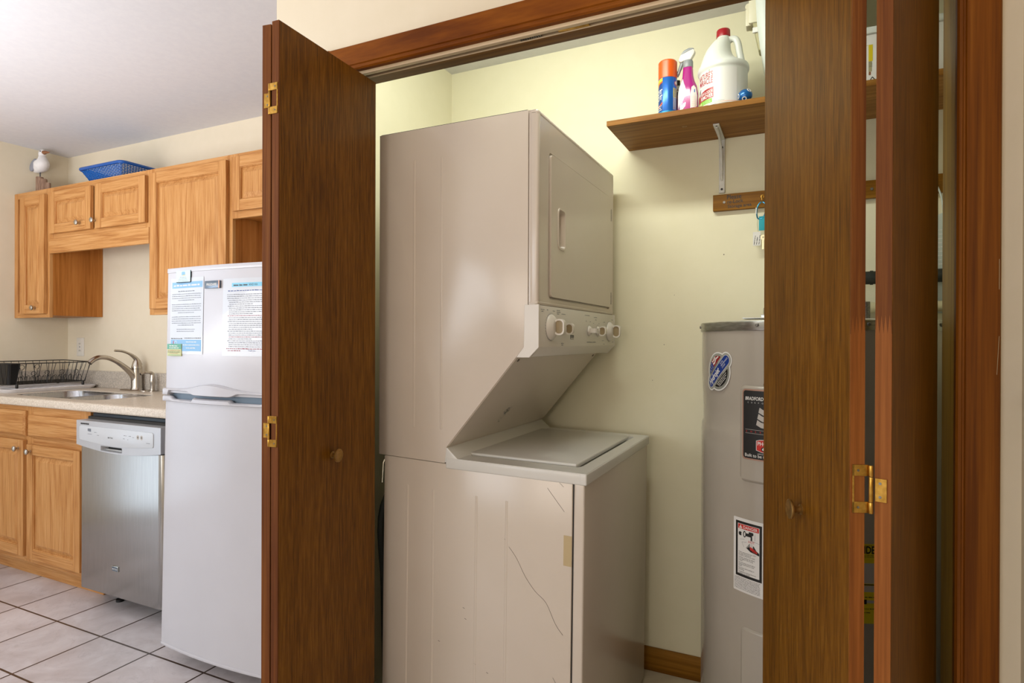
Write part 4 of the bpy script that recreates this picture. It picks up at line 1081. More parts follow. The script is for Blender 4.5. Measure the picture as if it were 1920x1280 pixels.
hd = [(-0.030, 2.190), (-0.024, 2.205), (-0.012, 2.217), (0.004, 2.222), (0.018, 2.220), (0.0235, 2.212), (0.022, 2.204), (0.014, 2.192), (0.010, 2.184), (-0.012, 2.184), (-0.02, 2.180), (-0.028, 2.184)]
q.prism([(BX + x, z) for x, z in hd], 'Y', BY - 0.010, BY + 0.010, 'plastic_white', 0.003, 3)
hb = q.part('sprayer_head', SB, 'white sprayer head')
q = B(); tp = [(-0.025, 2.2025), (-0.012, 2.217), (0.004, 2.2225), (0.018, 2.2205), (0.0215, 2.2165), (0.006, 2.213), (-0.010, 2.207)]
q.prism([(BX + x, z + 0.0012) for x, z in tp], 'Y', BY - 0.0112, BY + 0.0112, 'greycap', 0.0025, 2); q.part('head_cover', hb, 'grey cover on the sprayer')
q = B(); q.tube(smoothpath([(BX - 0.018, BY, 2.186), (BX - 0.024, BY, 2.168), (BX - 0.031, BY, 2.150), (BX - 0.035, BY, 2.138)], 5), [0.006] * 8 + [0.0055] * 5 + [0.004] * 3, 'greycap', 10); q.part('trigger', SB, 'grey trigger lever')

# dark can standing behind
q = B(); q.lathe([(0, 1.9965), (0.022, 1.9965), (0.022, 2.115), (0.0205, 2.117), (0.0205, 2.128), (0.013, 2.138), (0.011, 2.139), (0.011, 2.158), (0, 2.159)], (-0.398, 2.165, 0), (0, 0, 1), 'ink', 32)
q.lathe([(0.0224, 2.112), (0.0226, 2.113), (0.0215, 2.128), (0.013, 2.1385)], (-0.398, 2.165, 0), (0, 0, 1), 'galv', 32)
q.top('black_aerosol_can', 'black can with silver shoulder mostly hidden behind the aerosol can', 'spray can', (-0.398, 2.165, 1.996))

# gallon jug
JX, JY, JR = -0.236, 2.090, 0.0765
JG = thing('gallon_jug', 'white gallon jug of stain remover with red cap on the shelf', 'jug', (JX, JY, 1.996))
def circ(cx, r, z, ry=None, n=48, cy=None):
    ry = ry or r; cy = JY if cy is None else cy
    return [Vector((cx + r * math.cos(2 * math.pi * k / n), cy + ry * math.sin(2 * math.pi * k / n), z)) for k in range(n)]
q = B()
q.loft([circ(JX, r, z) for r, z in ((0.066, 1.9965), (0.0735, 2.000), (0.0752, 2.006), (0.0752, 2.118), (0.0762, 2.122), (0.0790, 2.125), (0.0802, 2.131), (0.0795, 2.137), (0.0775, 2.142))] +
       [circ(JX + dx_, rx, z, ry) for dx_, rx, ry, z in ((-0.0065, 0.0660, 0.071, 2.150), (-0.0145, 0.053, 0.064, 2.165), (-0.0165, 0.045, 0.056, 2.182), (-0.0150, 0.0385, 0.047, 2.200), (-0.0100, 0.0325, 0.038, 2.216), (-0.004, 0.0265, 0.029, 2.230), (0.0, 0.0200, 0.0205, 2.238), (0.0, 0.0195, 0.0195, 2.246))], 'jug')
jb = q.part('jug_body', JG)
q = B(); q.tube(smoothpath([(JX + 0.010, JY, 2.226), (JX + 0.024, JY, 2.233), (JX + 0.038, JY, 2.229), (JX + 0.0455, JY, 2.212), (JX + 0.050, JY, 2.185), (JX + 0.055, JY, 2.158), (JX + 0.058, JY, 2.136)], 6), [0.013] * 6 + [0.0115] * 31, 'jug', 16, flat=0.85); q.part('handle', JG)
q = B(); q.lathe([(0, 2.2415), (0.0215, 2.2415), (0.0218, 2.243), (0.0213, 2.2635), (0.0195, 2.266), (0, 2.2665)], (JX, JY, 0), (0, 0, 1), 'crimson', 40); q.part('cap', JG, 'red screw cap')
JL = 0.0752
def jpt(u, v, h):
    t = u / JL; return Vector((JX + (JL + h) * math.sin(t), JY - (JL + h) * math.cos(t), v))
c = Canvas(); R_ = D(-17, JL)
c.rect(D(-130, JL), 2.0035, D(40, JL), 2.116, 'white', 0)
c.text("NATURE'S", R_ - 0.001, 2.0935, 0.0255, 'crimson', 1, 'RIGHT', xs=0.56, bold=0.016); c.text('MIRACLE', R_ - 0.001, 2.0740, 0.0255, 'crimson', 1, 'RIGHT', xs=0.585, bold=0.016)
c.poly([(R_ - 0.0135, 2.113), (R_ - 0.0115, 2.1165), (R_ - 0.0135, 2.1195 - 0.0005), (R_ - 0.0155, 2.1155)], 'green', 1)
c.greek(R_ - 0.045, R_ - 0.010, 2.0665, 0.0028, 'pinkprint', 1); c.greek(R_ - 0.045, R_ - 0.006, 2.0625, 0.0028, 'greylab', 1)
c.poly([(R_ - 0.062, 2.052), (R_ - 0.055, 2.052), (R_ - 0.054, 2.064), (R_ - 0.050, 2.066), (R_ - 0.056, 2.0675), (R_ - 0.061, 2.062)], 'ink_grey', 1)
rb = [(R_ - 0.075, 2.046)] + [(R_ - 0.075 + 0.076 * k / 8, 2.046 + 0.014 * math.sin(math.pi / 2 * k / 8)) for k in range(1, 9)]
c.poly(rb + [(R_ + 0.001, 2.0265), (R_ - 0.075, 2.0230)], 'crimson', 1)
c.text('STAIN & ODOR', R_ - 0.001, 2.0435, 0.0135, 'white', 2, 'RIGHT', xs=0.60, bold=0.015, rot=0.03); c.text('REMOVER', R_ - 0.001, 2.0295, 0.0165, 'white', 2, 'RIGHT', xs=0.70, bold=0.02, rot=0.03)
c.rect(R_ - 0.075, 2.0115, R_ - 0.004, 2.0245, 'green', 1); c.rect(R_ - 0.072, 2.0135, R_ - 0.042, 2.022, 'pinkprint', 2) if False else c.rect(R_ - 0.070, 2.013, R_ - 0.046, 2.021, 'mag_olive', 2)
for k in range(2): c.greek(R_ - 0.040, R_ - 0.008, 2.0145 + 0.0045 * k, 0.0022, 'white', 2)
c.rect(D(-100, JL), 2.0065, D(38, JL), 2.0088, 'pinkprint', 1); c.greek(D(-16, JL), D(10, JL), 2.0115, 0.0015, 'ink_grey', 1); c.greek(D(-75, JL), D(-30, JL), 2.0045, 0.0015, 'ink_grey', 1)
c.to(lambda u, v, h: jpt(u, v, 0.0004 + h), 0.006).part('jug_label', jb, 'white label with red and green print', recalc=False)

# little blue toy
BT = thing('blue_rubber_toy', 'small round blue toy with white rings at the shelf edge', 'toy', (-0.163, 2.022, 1.996))
q = B(); q.sphere((-0.163, 2.022, 2.0158), 0.0205, 'bluetoy', (1.05, 0.9, 0.96), 28); tb = q.part('ball', BT)
for (dx_, dy, dz_) in ((0.62, -0.55, 0.55), (-0.95, -0.35, -0.1), (-0.05, -0.72, -0.72)):
    n = Vector((dx_, dy, dz_)).normalized(); q = B(); q.lathe([(0.0045, 0.0), (0.0068, 0.0004), (0.0072, 0.0014), (0.0055, 0.002), (0.0042, 0.0012), (0.0042, 0.0)], Vector((-0.163, 2.022, 2.0158)) + n * 0.0188, n, 'white', 20); q.part('ring', tb, 'white ring')
q = B(); q.lathe([(0, 0), (0.003, 0.001), (0.002, 0.003), (0, 0.0035)], (-0.188, 2.0125, 1.996), (0, 0, 1), 'white', 7); q.top('paper_scrap', 'tiny white scrap on the shelf edge left of the blue toy', 'scrap', (-0.188, 2.0125, 1.996))

# white storage tote with latch
TT = thing('storage_tote', 'tall white plastic tote with cream side latch on the shelf', 'storage box', (0.01, 2.15, 1.996))
def tl(x0, x1, y0, y1, z, r=0.03): return [Vector((u, v, z)) for u, v in rrect(x0, y0, x1, y1, r)]
prof_t = [(-0.066, 0.080, 1.997), (-0.088, 0.092, 2.02), (-0.102, 0.100, 2.08), (-0.122, 0.110, 2.17), (-0.132, 0.118, 2.25), (-0.137, 0.122, 2.34), (-0.139, 0.124, 2.405)]
q = B(); q.loft([tl(a, e, 2.03, 2.27, z) for a, e, z in prof_t], 'tote'); tbody = q.part('tote_body', TT)
q = B(); q.box((-0.158, 2.075, 2.265), (-0.131, 2.135, 2.375), 'cream', 0.004); q.box((-0.168, 2.085, 2.262), (-0.150, 2.125, 2.318), 'cream', 0.004); q.lathe([(0, -0.02), (0.009, -0.02), (0.009, 0.02), (0, 0.02)], (-0.160, 2.105, 2.325), (0, 1, 0), 'cream', 18); q.part('latch', TT, 'cream side latch')
q = B(); q.box((-0.147, 2.08, 2.175), (-0.108, 2.13, 2.27), 'olive', 0.005, 3, lambda v: Vector((v.x + (2.27 - v.z) * 0.20, v.y, v.z))); q.box((-0.146, 2.074, 2.232), (-0.118, 2.082, 2.249), 'white', 0.002); q.part('latch_lever', TT, 'olive beige latch lever')

# white carton glimpsed between the door leaves
CB = thing('white_carton', 'white printed carton on the shelf seen between the right door leaves', 'box', (0.26, 2.12, 1.996))
q = B(); q.box((0.135, 2.03, 1.9965), (0.385, 2.22, 2.142), 'white', 0.003); q.part('carton_body', CB)
q = B(); q.box((0.130, 2.022, 2.138), (0.390, 2.228, 2.158), 'tote', 0.004); q.part('lid', CB)
c = Canvas()
c.rect(0.171, 2.060, 0.1815, 2.108, 'yellow', 0); c.rect(0.171, 2.030, 0.1795, 2.060, 'olive', 0); c.rr(0.1715, 2.020, 0.177, 2.030, 0.002, 'beak', 0)
for k in range(4): c.greek(0.1715, 0.1805, 2.044 + 0.004 * k, 0.0018, 'ink_grey', 1)
c.line((0.1745, 2.004), (0.1805, 2.014), 0.0022, 'ink', 0); c.line((0.1805, 2.014), (0.1865, 2.006), 0.0022, 'ink', 0)
c.line((0.165, 2.106), (0.170, 2.108), 0.001, 'yellow', 0)
c.to(lambda u, v, h: Vector((u, 2.0297 - h, v))).part('carton_print', CB, 'yellow and black carton print', recalc=False)

# translucent-looking grey bag hanging on the strip, seen in the narrow gap by the jamb
PB = thing('plastic_bag', 'grey printed plastic bag hanging at the far right of the closet', 'bag', (0.36, 2.25, 1.40))
q = B(); q.prism([(0.330, 1.34), (0.410, 1.335), (0.415, 1.55), (0.395, 1.648), (0.340, 1.622), (0.325, 1.55)], 'Y', 2.232, 2.252, 'bagplastic', 0.006, 2); q.tube(smoothpath([(0.35, 2.242, 1.63), (0.36, 2.255, 1.70), (0.37, 2.27, 1.745), (0.385, 2.255, 1.70), (0.39, 2.242, 1.64)], 5), 0.0025, 'bagplastic', 6); pbb = q.part('bag_body', PB)
c = Canvas()
for k in range(9): c.greek(0.352, 0.400, 1.485 + 0.013 * k, 0.004, 'white', 0)
c.to(lambda u, v, h: Vector((u, 2.2315 - h, v))).part('bag_print', pbb, recalc=False)

# light switch at the far right
q = B(); q.box((0.3545, 1.262, 1.09), (0.361, 1.332, 1.205), 'plastic_white', 0.003); LS = q.top('light_switch', 'white light switch on the right wall', 'light switch', (0.361, 1.297, 1.148))
q = B(); q.box((0.340, 1.2925, 1.140), (0.356, 1.3015, 1.152), 'plastic_white', 0.002); q.part('toggle', LS)

# ------------------------------------------------------------------ kitchen cabinets


def cab_door(parent, x0, x1, z0, z1, yf, t=0.020, stile=0.052, knob=None, name='door', drawer=False):
    """raised panel door; front at yf, thickness t towards +Y"""
    q = B(); ch = 0.006
    if drawer:
        i0 = q.mi('oakX')
        lp = lambda g, y: [Vector((x0 + g, y, z0 + g)), Vector((x1 - g, y, z0 + g)), Vector((x1 - g, y, z1 - g)), Vector((x0 + g, y, z1 - g))]
        q.loft([lp(0, yf + t), lp(0, yf + 0.009), lp(0.012, yf)], 'oakX')
    else:
        s = stile
        q.box((x0, yf, z0), (x0 + s, yf + t, z1), 'oak', 0.0025, 2); q.box((x1 - s, yf, z0), (x1, yf + t, z1), 'oak', 0.0025, 2)
        q.box((x0 + s - 0.0005, yf + 0.0004, z0), (x1 - s + 0.0005, yf + t, z0 + s), 'oakX', 0.0025, 2); q.box((x0 + s - 0.0005, yf + 0.0004, z1 - s), (x1 - s + 0.0005, yf + t, z1), 'oakX', 0.0025, 2)
        lp = lambda g, y: [Vector((x0 + s + g, y, z0 + s + g)), Vector((x1 - s - g, y, z0 + s + g)), Vector((x1 - s - g, y, z1 - s - g)), Vector((x0 + s + g, y, z1 - s - g))]
        w_ = min(0.030, (x1 - x0 - 2 * s) * 0.28)
        q.loft([lp(-0.002, yf + 0.002), lp(0.003, yf + 0.006), lp(0.004, yf + 0.0125), lp(0.008, yf + 0.0125), lp(w_, yf + 0.003)], 'oak', cap0=False)
    d = q.part(name, parent, smooth=9)
    if knob:
        k = B(); k.lathe([(0.006, 0.0), (0.006, 0.002), (0.0045, 0.006), (0.005, 0.011), (0.0125, 0.016), (0.0150, 0.020), (0.0142, 0.024), (0.009, 0.0275), (0, 0.0285)], (knob[0], yf, knob[1]), (0, -1, 0), 'nickel', 28); k.part('knob', d, 'brushed nickel knob')
    return d


def upper(name, label, x0, x1, z0, doors, z1=2.131, deep=2.33, frame=0.035, low=None):
    T = thing(name, label, 'cabinet', ((x0 + x1) / 2, 2.18, z0), 'oak wall cabinets along the kitchen wall')
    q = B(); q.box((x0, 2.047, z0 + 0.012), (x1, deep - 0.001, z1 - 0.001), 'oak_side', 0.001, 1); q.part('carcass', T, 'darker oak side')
    q = B()
    for a, e in ((x0, x0 + frame), (x1 - frame, x1)): q.box((a, 2.03, z0), (e, 2.0485, z1), 'oak', 0.001, 1)
    q.box((x0 + frame, 2.0303, z1 - frame), (x1 - frame, 2.0485, z1), 'oakX', 0.001, 1); q.box((x0 + frame, 2.0303, z0), (x1 - frame, 2.0485, z0 + frame), 'oakX', 0.001, 1)
    if len(doors) == 2:
        m = (doors[0][1] + doors[1][0]) / 2; q.box((m - 0.02, 2.0303, z0 + frame), (m + 0.02, 2.0485, z1 - frame), 'oak', 0.001, 1)
    q.part('face_frame', T)
    for (a, e, zz0, zz1, kn) in doors: cab_door(T, a, e, zz0, zz1, 2.010, 0.0195, knob=kn)
    return T


upper('wall_cabinet', 'narrow oak wall cabinet with one tall door in the corner', -4.347, -3.972, 1.375, [(-4.250, -3.994, 1.397, 2.096, (-4.081, 1.432))])
cb_ = upper('wall_cabinet', 'short oak wall cabinet with two doors above the sink', -3.9715, -3.062, 1.831, [(-3.940, -3.543, 1.858, 2.097, (-3.640, 1.897)), (-3.500, -3.075, 1.856, 2.101, (-3.498 + 0.0, 1.899))])
q = B(); q.box((-3.971, 2.024, 1.747), (-3.0625, 2.043, 1.832), 'oakX', 0.0015, 1); q.part('valance', cb_, 'plain valance board')
upper('wall_cabinet', 'oak wall cabinet with one wide tall door left of the refrigerator top', -3.0615, -2.450, 1.375, [(-3.037, -2.473, 1.405, 2.104, None)])
upper('wall_cabinet', 'short oak wall cabinet over the refrigerator', -2.4495, -1.488, 1.824, [(-2.433, -1.985, 1.855, 2.111, None), (-1.955, -1.505, 1.855, 2.111, None)])

SK = thing('sink_base_cabinet', 'oak sink base cabinet with two doors and two false drawers', 'cabinet', (-3.6, 2.05, 0.0))
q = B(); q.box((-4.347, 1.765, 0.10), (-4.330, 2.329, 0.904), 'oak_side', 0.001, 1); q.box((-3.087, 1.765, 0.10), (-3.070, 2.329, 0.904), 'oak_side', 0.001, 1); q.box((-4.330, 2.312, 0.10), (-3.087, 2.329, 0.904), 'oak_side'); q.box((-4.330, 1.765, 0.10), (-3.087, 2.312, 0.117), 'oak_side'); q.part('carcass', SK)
q = B(); q.box((-4.347, 1.806, 0.0), (-3.070, 1.86, 0.105), 'oakX', 0.001, 1); q.part('toe_kick', SK, 'plain toe kick board')
q = B()
for a, e in ((-4.347, -4.07), (-3.640, -3.560), (-3.150, -3.070)): q.box((a, 1.745, 0.098), (e, 1.7655, 0.905), 'oak', 0.001, 1)
for a, e in ((0.098, 0.150), (0.700, 0.765), (0.850, 0.905)):
    q.box((-4.07, 1.7453, a), (-3.640, 1.7655, e), 'oakX', 0.001, 1); q.box((-3.560, 1.7453, a), (-3.150, 1.7655, e), 'oakX', 0.001, 1)
q.part('face_frame', SK)
cab_door(SK, -4.090, -3.6145, 0.128, 0.728, 1.725, 0.0195, knob=(-3.655, 0.684)); cab_door(SK, -3.582, -3.124, 0.124, 0.710, 1.725, 0.0195, knob=(-3.541, 0.676))
cab_door(SK, -4.090, -3.608, 0.748, 0.878, 1.725, 0.0195, name='drawer_front', drawer=True); cab_door(SK, -3.579, -3.128, 0.747, 0.860, 1.725, 0.0195, name='drawer_front', drawer=True)

# worktop with the sink opening
CT = thing('countertop', 'beige speckled laminate countertop with low backsplash', 'countertop', (-3.4, 2.03, 0.905))
q = B()
q.plate([(-4.347, 1.745), (-2.40, 1.745), (-2.40, 2.3295), (-4.347, 2.3295)], [rrect(-3.905, 1.805, -3.150, 2.150, 0.085, 10)], lambda u, v, h: Vector((u, v, 0.9455 - h)), 0.040, 'counter')
q.box((-4.347, 1.718, 0.9035), (-2.40, 1.7465, 0.9455), 'counter', 0.010, 4); q.part('worktop', CT)
q = B(); q.box((-4.3275, 2.308, 0.9455), (-2.40, 2.3295, 1.050), 'splash', 0.004, 2); q.box((-4.347, 1.735, 0.9455), (-4.3275, 2.3295, 1.050), 'splash', 0.004, 2); q.part('backsplash', CT, 'greyer speckled backsplash')
KS = thing('kitchen_sink', 'stainless double bowl undermount sink in the countertop', 'sink', (-3.53, 1.98, 0.75))
b1, b2 = (-3.895, 1.812, -3.485, 2.142), (-3.455, 1.825, -3.160, 2.10)
q = B(); q.plate(rrect(-3.9045, 1.8055, -3.1505, 2.1495, 0.085, 10), [rrect(*b1, 0.085, 8), rrect(*b2, 0.075, 8)], lambda u, v, h: Vector((u, v, 0.9425 - h)), 0.002, 'sink'); q.part('sink_flange', KS)
for (x0, y0, x1, y1), r, dp in ((b1, 0.085, 0.19), (b2, 0.075, 0.16)):
    q = B(); L = lambda g, z: [Vector((u, v, z)) for u, v in rrect(x0 + g, y0 + g, x1 - g, y1 - g, r - g * 0.4, 8)]
    q.loft([L(-0.0005, 0.9424), L(0.002, 0.936), L(0.008, 0.905 - dp * 0.75), L(0.018, 0.905 - dp * 0.93), L(0.040, 0.905 - dp)], 'sink', cap0=False); bw = q.part('sink_bowl', KS, recalc=False)
    q = B(); q.lathe([(0.045, 0.002), (0.04, 0.003), (0.03, 0.0), (0, -0.001)], ((x0 + x1) / 2, (y0 + y1) / 2, 0.906 - dp), (0, 0, 1), 'nickel', 28); q.part('drain_strainer', bw)

# faucet
FX, FZ = -3.545, 0.9455
FA = thing('kitchen_faucet', 'brushed nickel single lever faucet with arched spout behind the sink', 'faucet', (FX, 2.268, FZ))
q = B(); q.loft([[Vector((u, v, z)) for u, v in rrect(-3.672 + g, 2.238 + g, -3.425 - g, 2.300 - g, 0.030 - g, 8)] for g, z in ((0, FZ), (0, FZ + 0.005), (0.004, FZ + 0.008))], 'nickel'); q.part('base_plate', FA)
q = B(); q.lathe([(0.033, FZ + 0.007), (0.031, FZ + 0.014), (0.0295, FZ + 0.022), (0.0285, FZ + 0.09), (0.0285, FZ + 0.128), (0, FZ + 0.128)], (FX, 2.272, 0), (0, 0, 1), 'nickel', 36); q.part('faucet_body', FA)
q = B()
pth = smoothpath([(FX, 2.272, 0.985), (FX, 2.262, 1.015), (FX, 2.243, 1.046), (FX, 2.205, 1.083), (FX, 2.160, 1.117), (FX, 2.112, 1.141), (FX, 2.068, 1.147), (FX, 2.034, 1.137), (FX, 2.008, 1.117)], 6)
N_ = len(pth); q.tube(pth, [0.0235 - 0.011 * min(1, k / (N_ * 0.5)) + 0.0015 * max(0, (k - N_ * 0.7) / (N_ * 0.3)) for k in range(N_)], 'nickel', 18, flat=1.0)
q.part('spout', FA)
q = B(); q.lathe([(0.0285, FZ + 0.1295), (0.0288, FZ + 0.134), (0.026, FZ + 0.150), (0.020, FZ + 0.170), (0.012, FZ + 0.186), (0, FZ + 0.193)], (FX, 2.272, 0), (0, 0, 1), 'nickel', 32)
pth = smoothpath([(FX, 2.285, FZ + 0.150), (FX, 2.276, FZ + 0.175), (FX, 2.255, FZ + 0.200), (FX, 2.224, FZ + 0.220), (FX, 2.185, FZ + 0.234), (FX, 2.144, FZ + 0.238)], 6); N_ = len(pth)
q.tube(pth, [0.019 - 0.0115 * min(1, k / (N_ * 0.6)) for k in range(N_)], 'nickel', 14, flat=0.8); q.part('lever_handle', FA)
SD = thing('soap_dispenser', 'small nickel soap dispenser right of the faucet', 'soap dispenser', (-3.400, 2.272, FZ))
q = B(); q.lathe([(0.022, FZ), (0.022, FZ + 0.004), (0.0135, FZ + 0.007), (0.0125, FZ + 0.03), (0.0145, FZ + 0.050), (0.0155, FZ + 0.065), (0.012, FZ + 0.090), (0.009, FZ + 0.108), (0, FZ + 0.112)], (-3.400, 2.272, 0), (0, 0, 1), 'nickel', 28); q.part('pump_body', SD)
q = B(); q.tube(smoothpath([(-3.400, 2.274, FZ + 0.092), (-3.400, 2.266, FZ + 0.106), (-3.400, 2.248, FZ + 0.112), (-3.400, 2.222, FZ + 0.111), (-3.400, 2.200, FZ + 0.104)], 6), [0.010] * 10 + [0.008] * 8 + [0.0065] * 7, 'nickel', 14); q.part('nozzle', SD)

# outlet
q = B(); q.box((-4.243, 2.3245, 1.139), (-4.165, 2.3305, 1.257), 'plastic_white', 0.003); OU = q.top('wall_outlet', 'white outlet plate on the wall above the drying rack', 'outlet', (-4.204, 2.33, 1.198))
q = B(); q.box((-4.221, 2.3225, 1.164), (-4.187, 2.3255, 1.232), 'plastic_white', 0.001)
for dz_ in (-0.022, 0.022):
    q.box((-4.212, 2.3220, 1.198 + dz_ - 0.006), (-4.2095, 2.3228, 1.198 + dz_ + 0.004), 'ink'); q.box((-4.1995, 2.3220, 1.198 + dz_ - 0.006), (-4.197, 2.3228, 1.198 + dz_ + 0.004), 'ink')
q.box((-4.208, 2.3215, 1.194), (-4.200, 2.3228, 1.202), 'ink_soft'); q.part('receptacle', OU)

# drain board and drying rack
DBZ = 0.9455
q = B()
q.loft([[Vector((u, v, z)) for u, v in rrect(-4.325 + g, 1.815 + g, -3.962 - g, 2.302 - g, 0.045, 8)] for g, z in ((0.012, DBZ + 0.0003), (0.004, DBZ + 0.010), (0, DBZ + 0.019), (0.003, DBZ + 0.021), (0.012, DBZ + 0.0165))], 'drainwhite')
for k in range(9): q.box((-4.285, 1.885 + 0.042 * k, DBZ + 0.016), (-3.995, 1.897 + 0.042 * k, DBZ + 0.021), 'drainwhite', 0.0022)
q.top('drain_board', 'white ribbed drain board under the black dish rack', 'drain board', (-4.14, 2.07, DBZ))
DK = thing('dish_rack', 'black wire dish drying rack on the white drain board', 'dish rack', (-4.155, 2.06, DBZ + 0.021))
rx0, rx1, ry0, ry1 = -4.310, -3.985, 1.825, 2.280; bx0, bx1, by0, by1 = -4.285, -4.018, 1.848, 2.258; zb, zt_ = 0.990, 1.108
q = B()
rimp = [Vector((u, v, zt_ + (0.006 if u < -4.15 else 0))) for u, v in rrect(rx0, ry0, rx1, ry1, 0.03, 5)]; q.tube(rimp, 0.0028, 'wire', 8, True)
q.tube([Vector((u, v, zb)) for u, v in rrect(bx0, by0, bx1, by1, 0.02, 5)], 0.0024, 'wire', 8, True)
for k in range(12):
    t = (k + 0.5) / 12; yb, yt = by0 + (by1 - by0) * t, ry0 + (ry1 - ry0) * t
    sk = 0.010 if k % 2 else -0.010
    q.tube([(rx1, yt, zt_), (bx1, yb + sk, zb + 0.004), (bx1 - 0.01, yb + sk, zb - 0.001), (bx0 + 0.01, yb + sk, zb - 0.001), (bx0, yb + sk, zb + 0.004), (rx0, yt, zt_ + 0.006)], 0.0015, 'wire', 6)
for k in range(7):
    t = (k + 0.5) / 7; xb, xt = bx0 + (bx1 - bx0) * t, rx0 + (rx1 - rx0) * t
    q.tube([(xt, ry1, zt_), (xb, by1, zb + 0.003), (xb, by1 - 0.01, zb), (xb, by0 + 0.01, zb), (xb, by0, zb + 0.003), (xt, ry0, zt_)], 0.0015, 'wire', 6)
rk = q.part('wire_basket', DK)
for xr in (-4.06, -4.16):
    q = B()
    for k in range(12):
        y = 1.925 + 0.029 * k
        q.tube(smoothpath([(xr, y - 0.009, zb), (xr, y - 0.008, zb + 0.030), (xr, y, zb + 0.040), (xr, y + 0.008, zb + 0.030), (xr, y + 0.009, zb)], 4), 0.0014, 'wire', 6)
    q.tube([(xr, 1.90, zb + 0.001), (xr, 2.25, zb + 0.001)], 0.0015, 'wire', 6); q.part('plate_divider', DK)
for (x, y, h, r) in ((-4.045, 1.985, 0.045, 0.012), (-4.045, 2.055, 0.048, 0.012), (-4.045, 2.135, 0.050, 0.012), (-4.045, 2.215, 0.048, 0.012), (-4.20, 2.00, 0.075, 0.013), (-4.20, 2.08, 0.078, 0.013)):
    q = B(); q.tube([(x, y, zb), (x, y, zb + h)] + [(x, y + r * math.sin(a), zb + h + r - r * math.cos(a)) for a in [math.radians(v) for v in range(20, 330, 25)]], 0.0016, 'wire', 6); q.part('cup_hook_loop', DK)
for x, y in ((bx1, by0 + 0.04), (bx1, by1 - 0.02), (bx0, by0 + 0.04), (bx0, by1 - 0.02)):
    q = B(); q.lathe([(0, 0.967), (0.0065, 0.967), (0.0075, 0.970), (0.0068, 0.990), (0.005, 0.9935), (0, 0.9935)], (x, y, 0), (0, 0, 1), 'wire', 14); q.part('foot', DK)
q = B(); lpz = lambda a, e, g, z: [Vector((u, v, z)) for u, v in rrect(a, 1.838 + g, e, 1.905 - g, 0.014, 6)]
q.loft([lpz(-4.17, -4.026, 0.010, 0.9935), lpz(-4.178, -4.001, 0.002, 1.103), lpz(-4.182, -3.997, -0.002, 1.109), lpz(-4.176, -4.003, 0.004, 1.108), lpz(-4.166, -4.030, 0.013, 1.0)], 'black'); q.top('utensil_cup', 'black plastic utensil cup hung inside the dish rack', 'utensil cup', (-4.09, 1.872, 0.993))

# dishwasher
DW = thing('dishwasher', 'stainless dishwasher between the sink cabinet and refrigerator', 'dishwasher', (-2.757, 2.0, 0.0))
q = B(); q.box((-3.055, 1.725, 0.10), (-2.457, 2.30, 0.885), 'darkgap', 0.002); q.box((-3.04, 1.738, 0.868), (-2.457, 2.28, 0.8995), 'teal_dark', 0.004); q.box((-3.052, 1.83, 0.012), (-2.46, 1.86, 0.101), 'black', 0.002); q.part('tub', DW, 'dark tub body')
q = B(); q.prism([(-3.054, 1.728), (-3.054, 1.700), (-3.049, 1.693), (-3.040, 1.690), (-2.490, 1.690), (-2.476, 1.693), (-2.467, 1.702), (-2.465, 1.728)], 'Z', 0.088, 0.752, 'steel', 0.0015, 2); q.part('door_panel', DW)
q = B()
n = 20; arc = [(-3.058 + 0.604 * k / n, 0.759 - 0.024 * math.sin(math.pi * k / n)) for k in range(n + 1)]
q.plate(arc + [(-2.454, 0.872), (-3.058, 0.872)], [rrect(-2.872, 0.7430, -2.718, 0.7650, 0.004, 4)], lambda u, v, h: Vector((u, 1.676 + h, v)), 0.052, 'steel_panel'); cp_ = q.part('control_panel', DW)
q = B(); n = 16; a2 = [(-3.030 + 0.525 * k / n, 0.783 - 0.014 * math.sin(math.pi * k / n)) for k in range(n + 1)]
q.prism(a2 + [(-2.500, 0.79), (-2.500, 0.842), (-2.508, 0.848), (-3.022, 0.848), (-3.032, 0.842), (-3.034, 0.79)], 'Y', 1.673, 1.6775, 'panel_light', 0.0015, 2); c = Canvas()
for (u, wd, v) in ((-2.955, 0.02, 0.824), (-2.915, 0.018, 0.822), (-2.965, 0.035, 0.812), (-2.895, 0.015, 0.810), (-2.70, 0.02, 0.822), (-2.665, 0.02, 0.822), (-2.64, 0.012, 0.818), (-2.705, 0.016, 0.808), (-2.675, 0.012, 0.806), (-2.545, 0.025, 0.800)): c.greek(u, u + wd, v, 0.004, 'ink_soft', 0)
c.rr(-2.965, 0.826, -2.94, 0.838, 0.002, 'ink_soft', 0)
for u in (-2.602, -2.577): c.ell(u, 0.822, 0.009, 0.010, 'greylab', 0); c.ell(u, 0.822, 0.003, 0.004, 'ink_grey', 1)
c.text('MAYTAG', -2.815, 0.803, 0.009, 'ink_grey', 0, bold=0.02)
q.join(c.to(lambda u, v, h: Vector((u, 1.6727 - h, v)))); q.part('control_face', cp_, 'pale control face')
q = B()
for k in range(5): q.box((-3.024 + 0.013 * k, 1.6750, 0.8545), (-3.014 + 0.013 * k, 1.6772, 0.8610), 'ink')
q.part('vent_slot', cp_, 'black vent slots')
q = B(); q.loft([[Vector((u, y, v)) for u, v in rrect(-2.872 + g, 0.743 + g * 0.4, -2.718 - g, 0.765 - g * 0.4, 0.004)] for g, y in ((0.000, 1.6755), (0.001, 1.678), (0.004, 1.685), (0.012, 1.706))], 'steel_panel', cap0=False, cap1=False)
q.box((-2.866, 1.704, 0.746), (-2.724, 1.706, 0.762), 'ink'); q.part('pocket_handle', cp_, 'recessed pocket handle')
q = B(); q.box((-2.808, 1.6865, 0.203), (-2.762, 1.6905, 0.227), 'galv', 0.002); bd = q.part('brand_badge', DW)
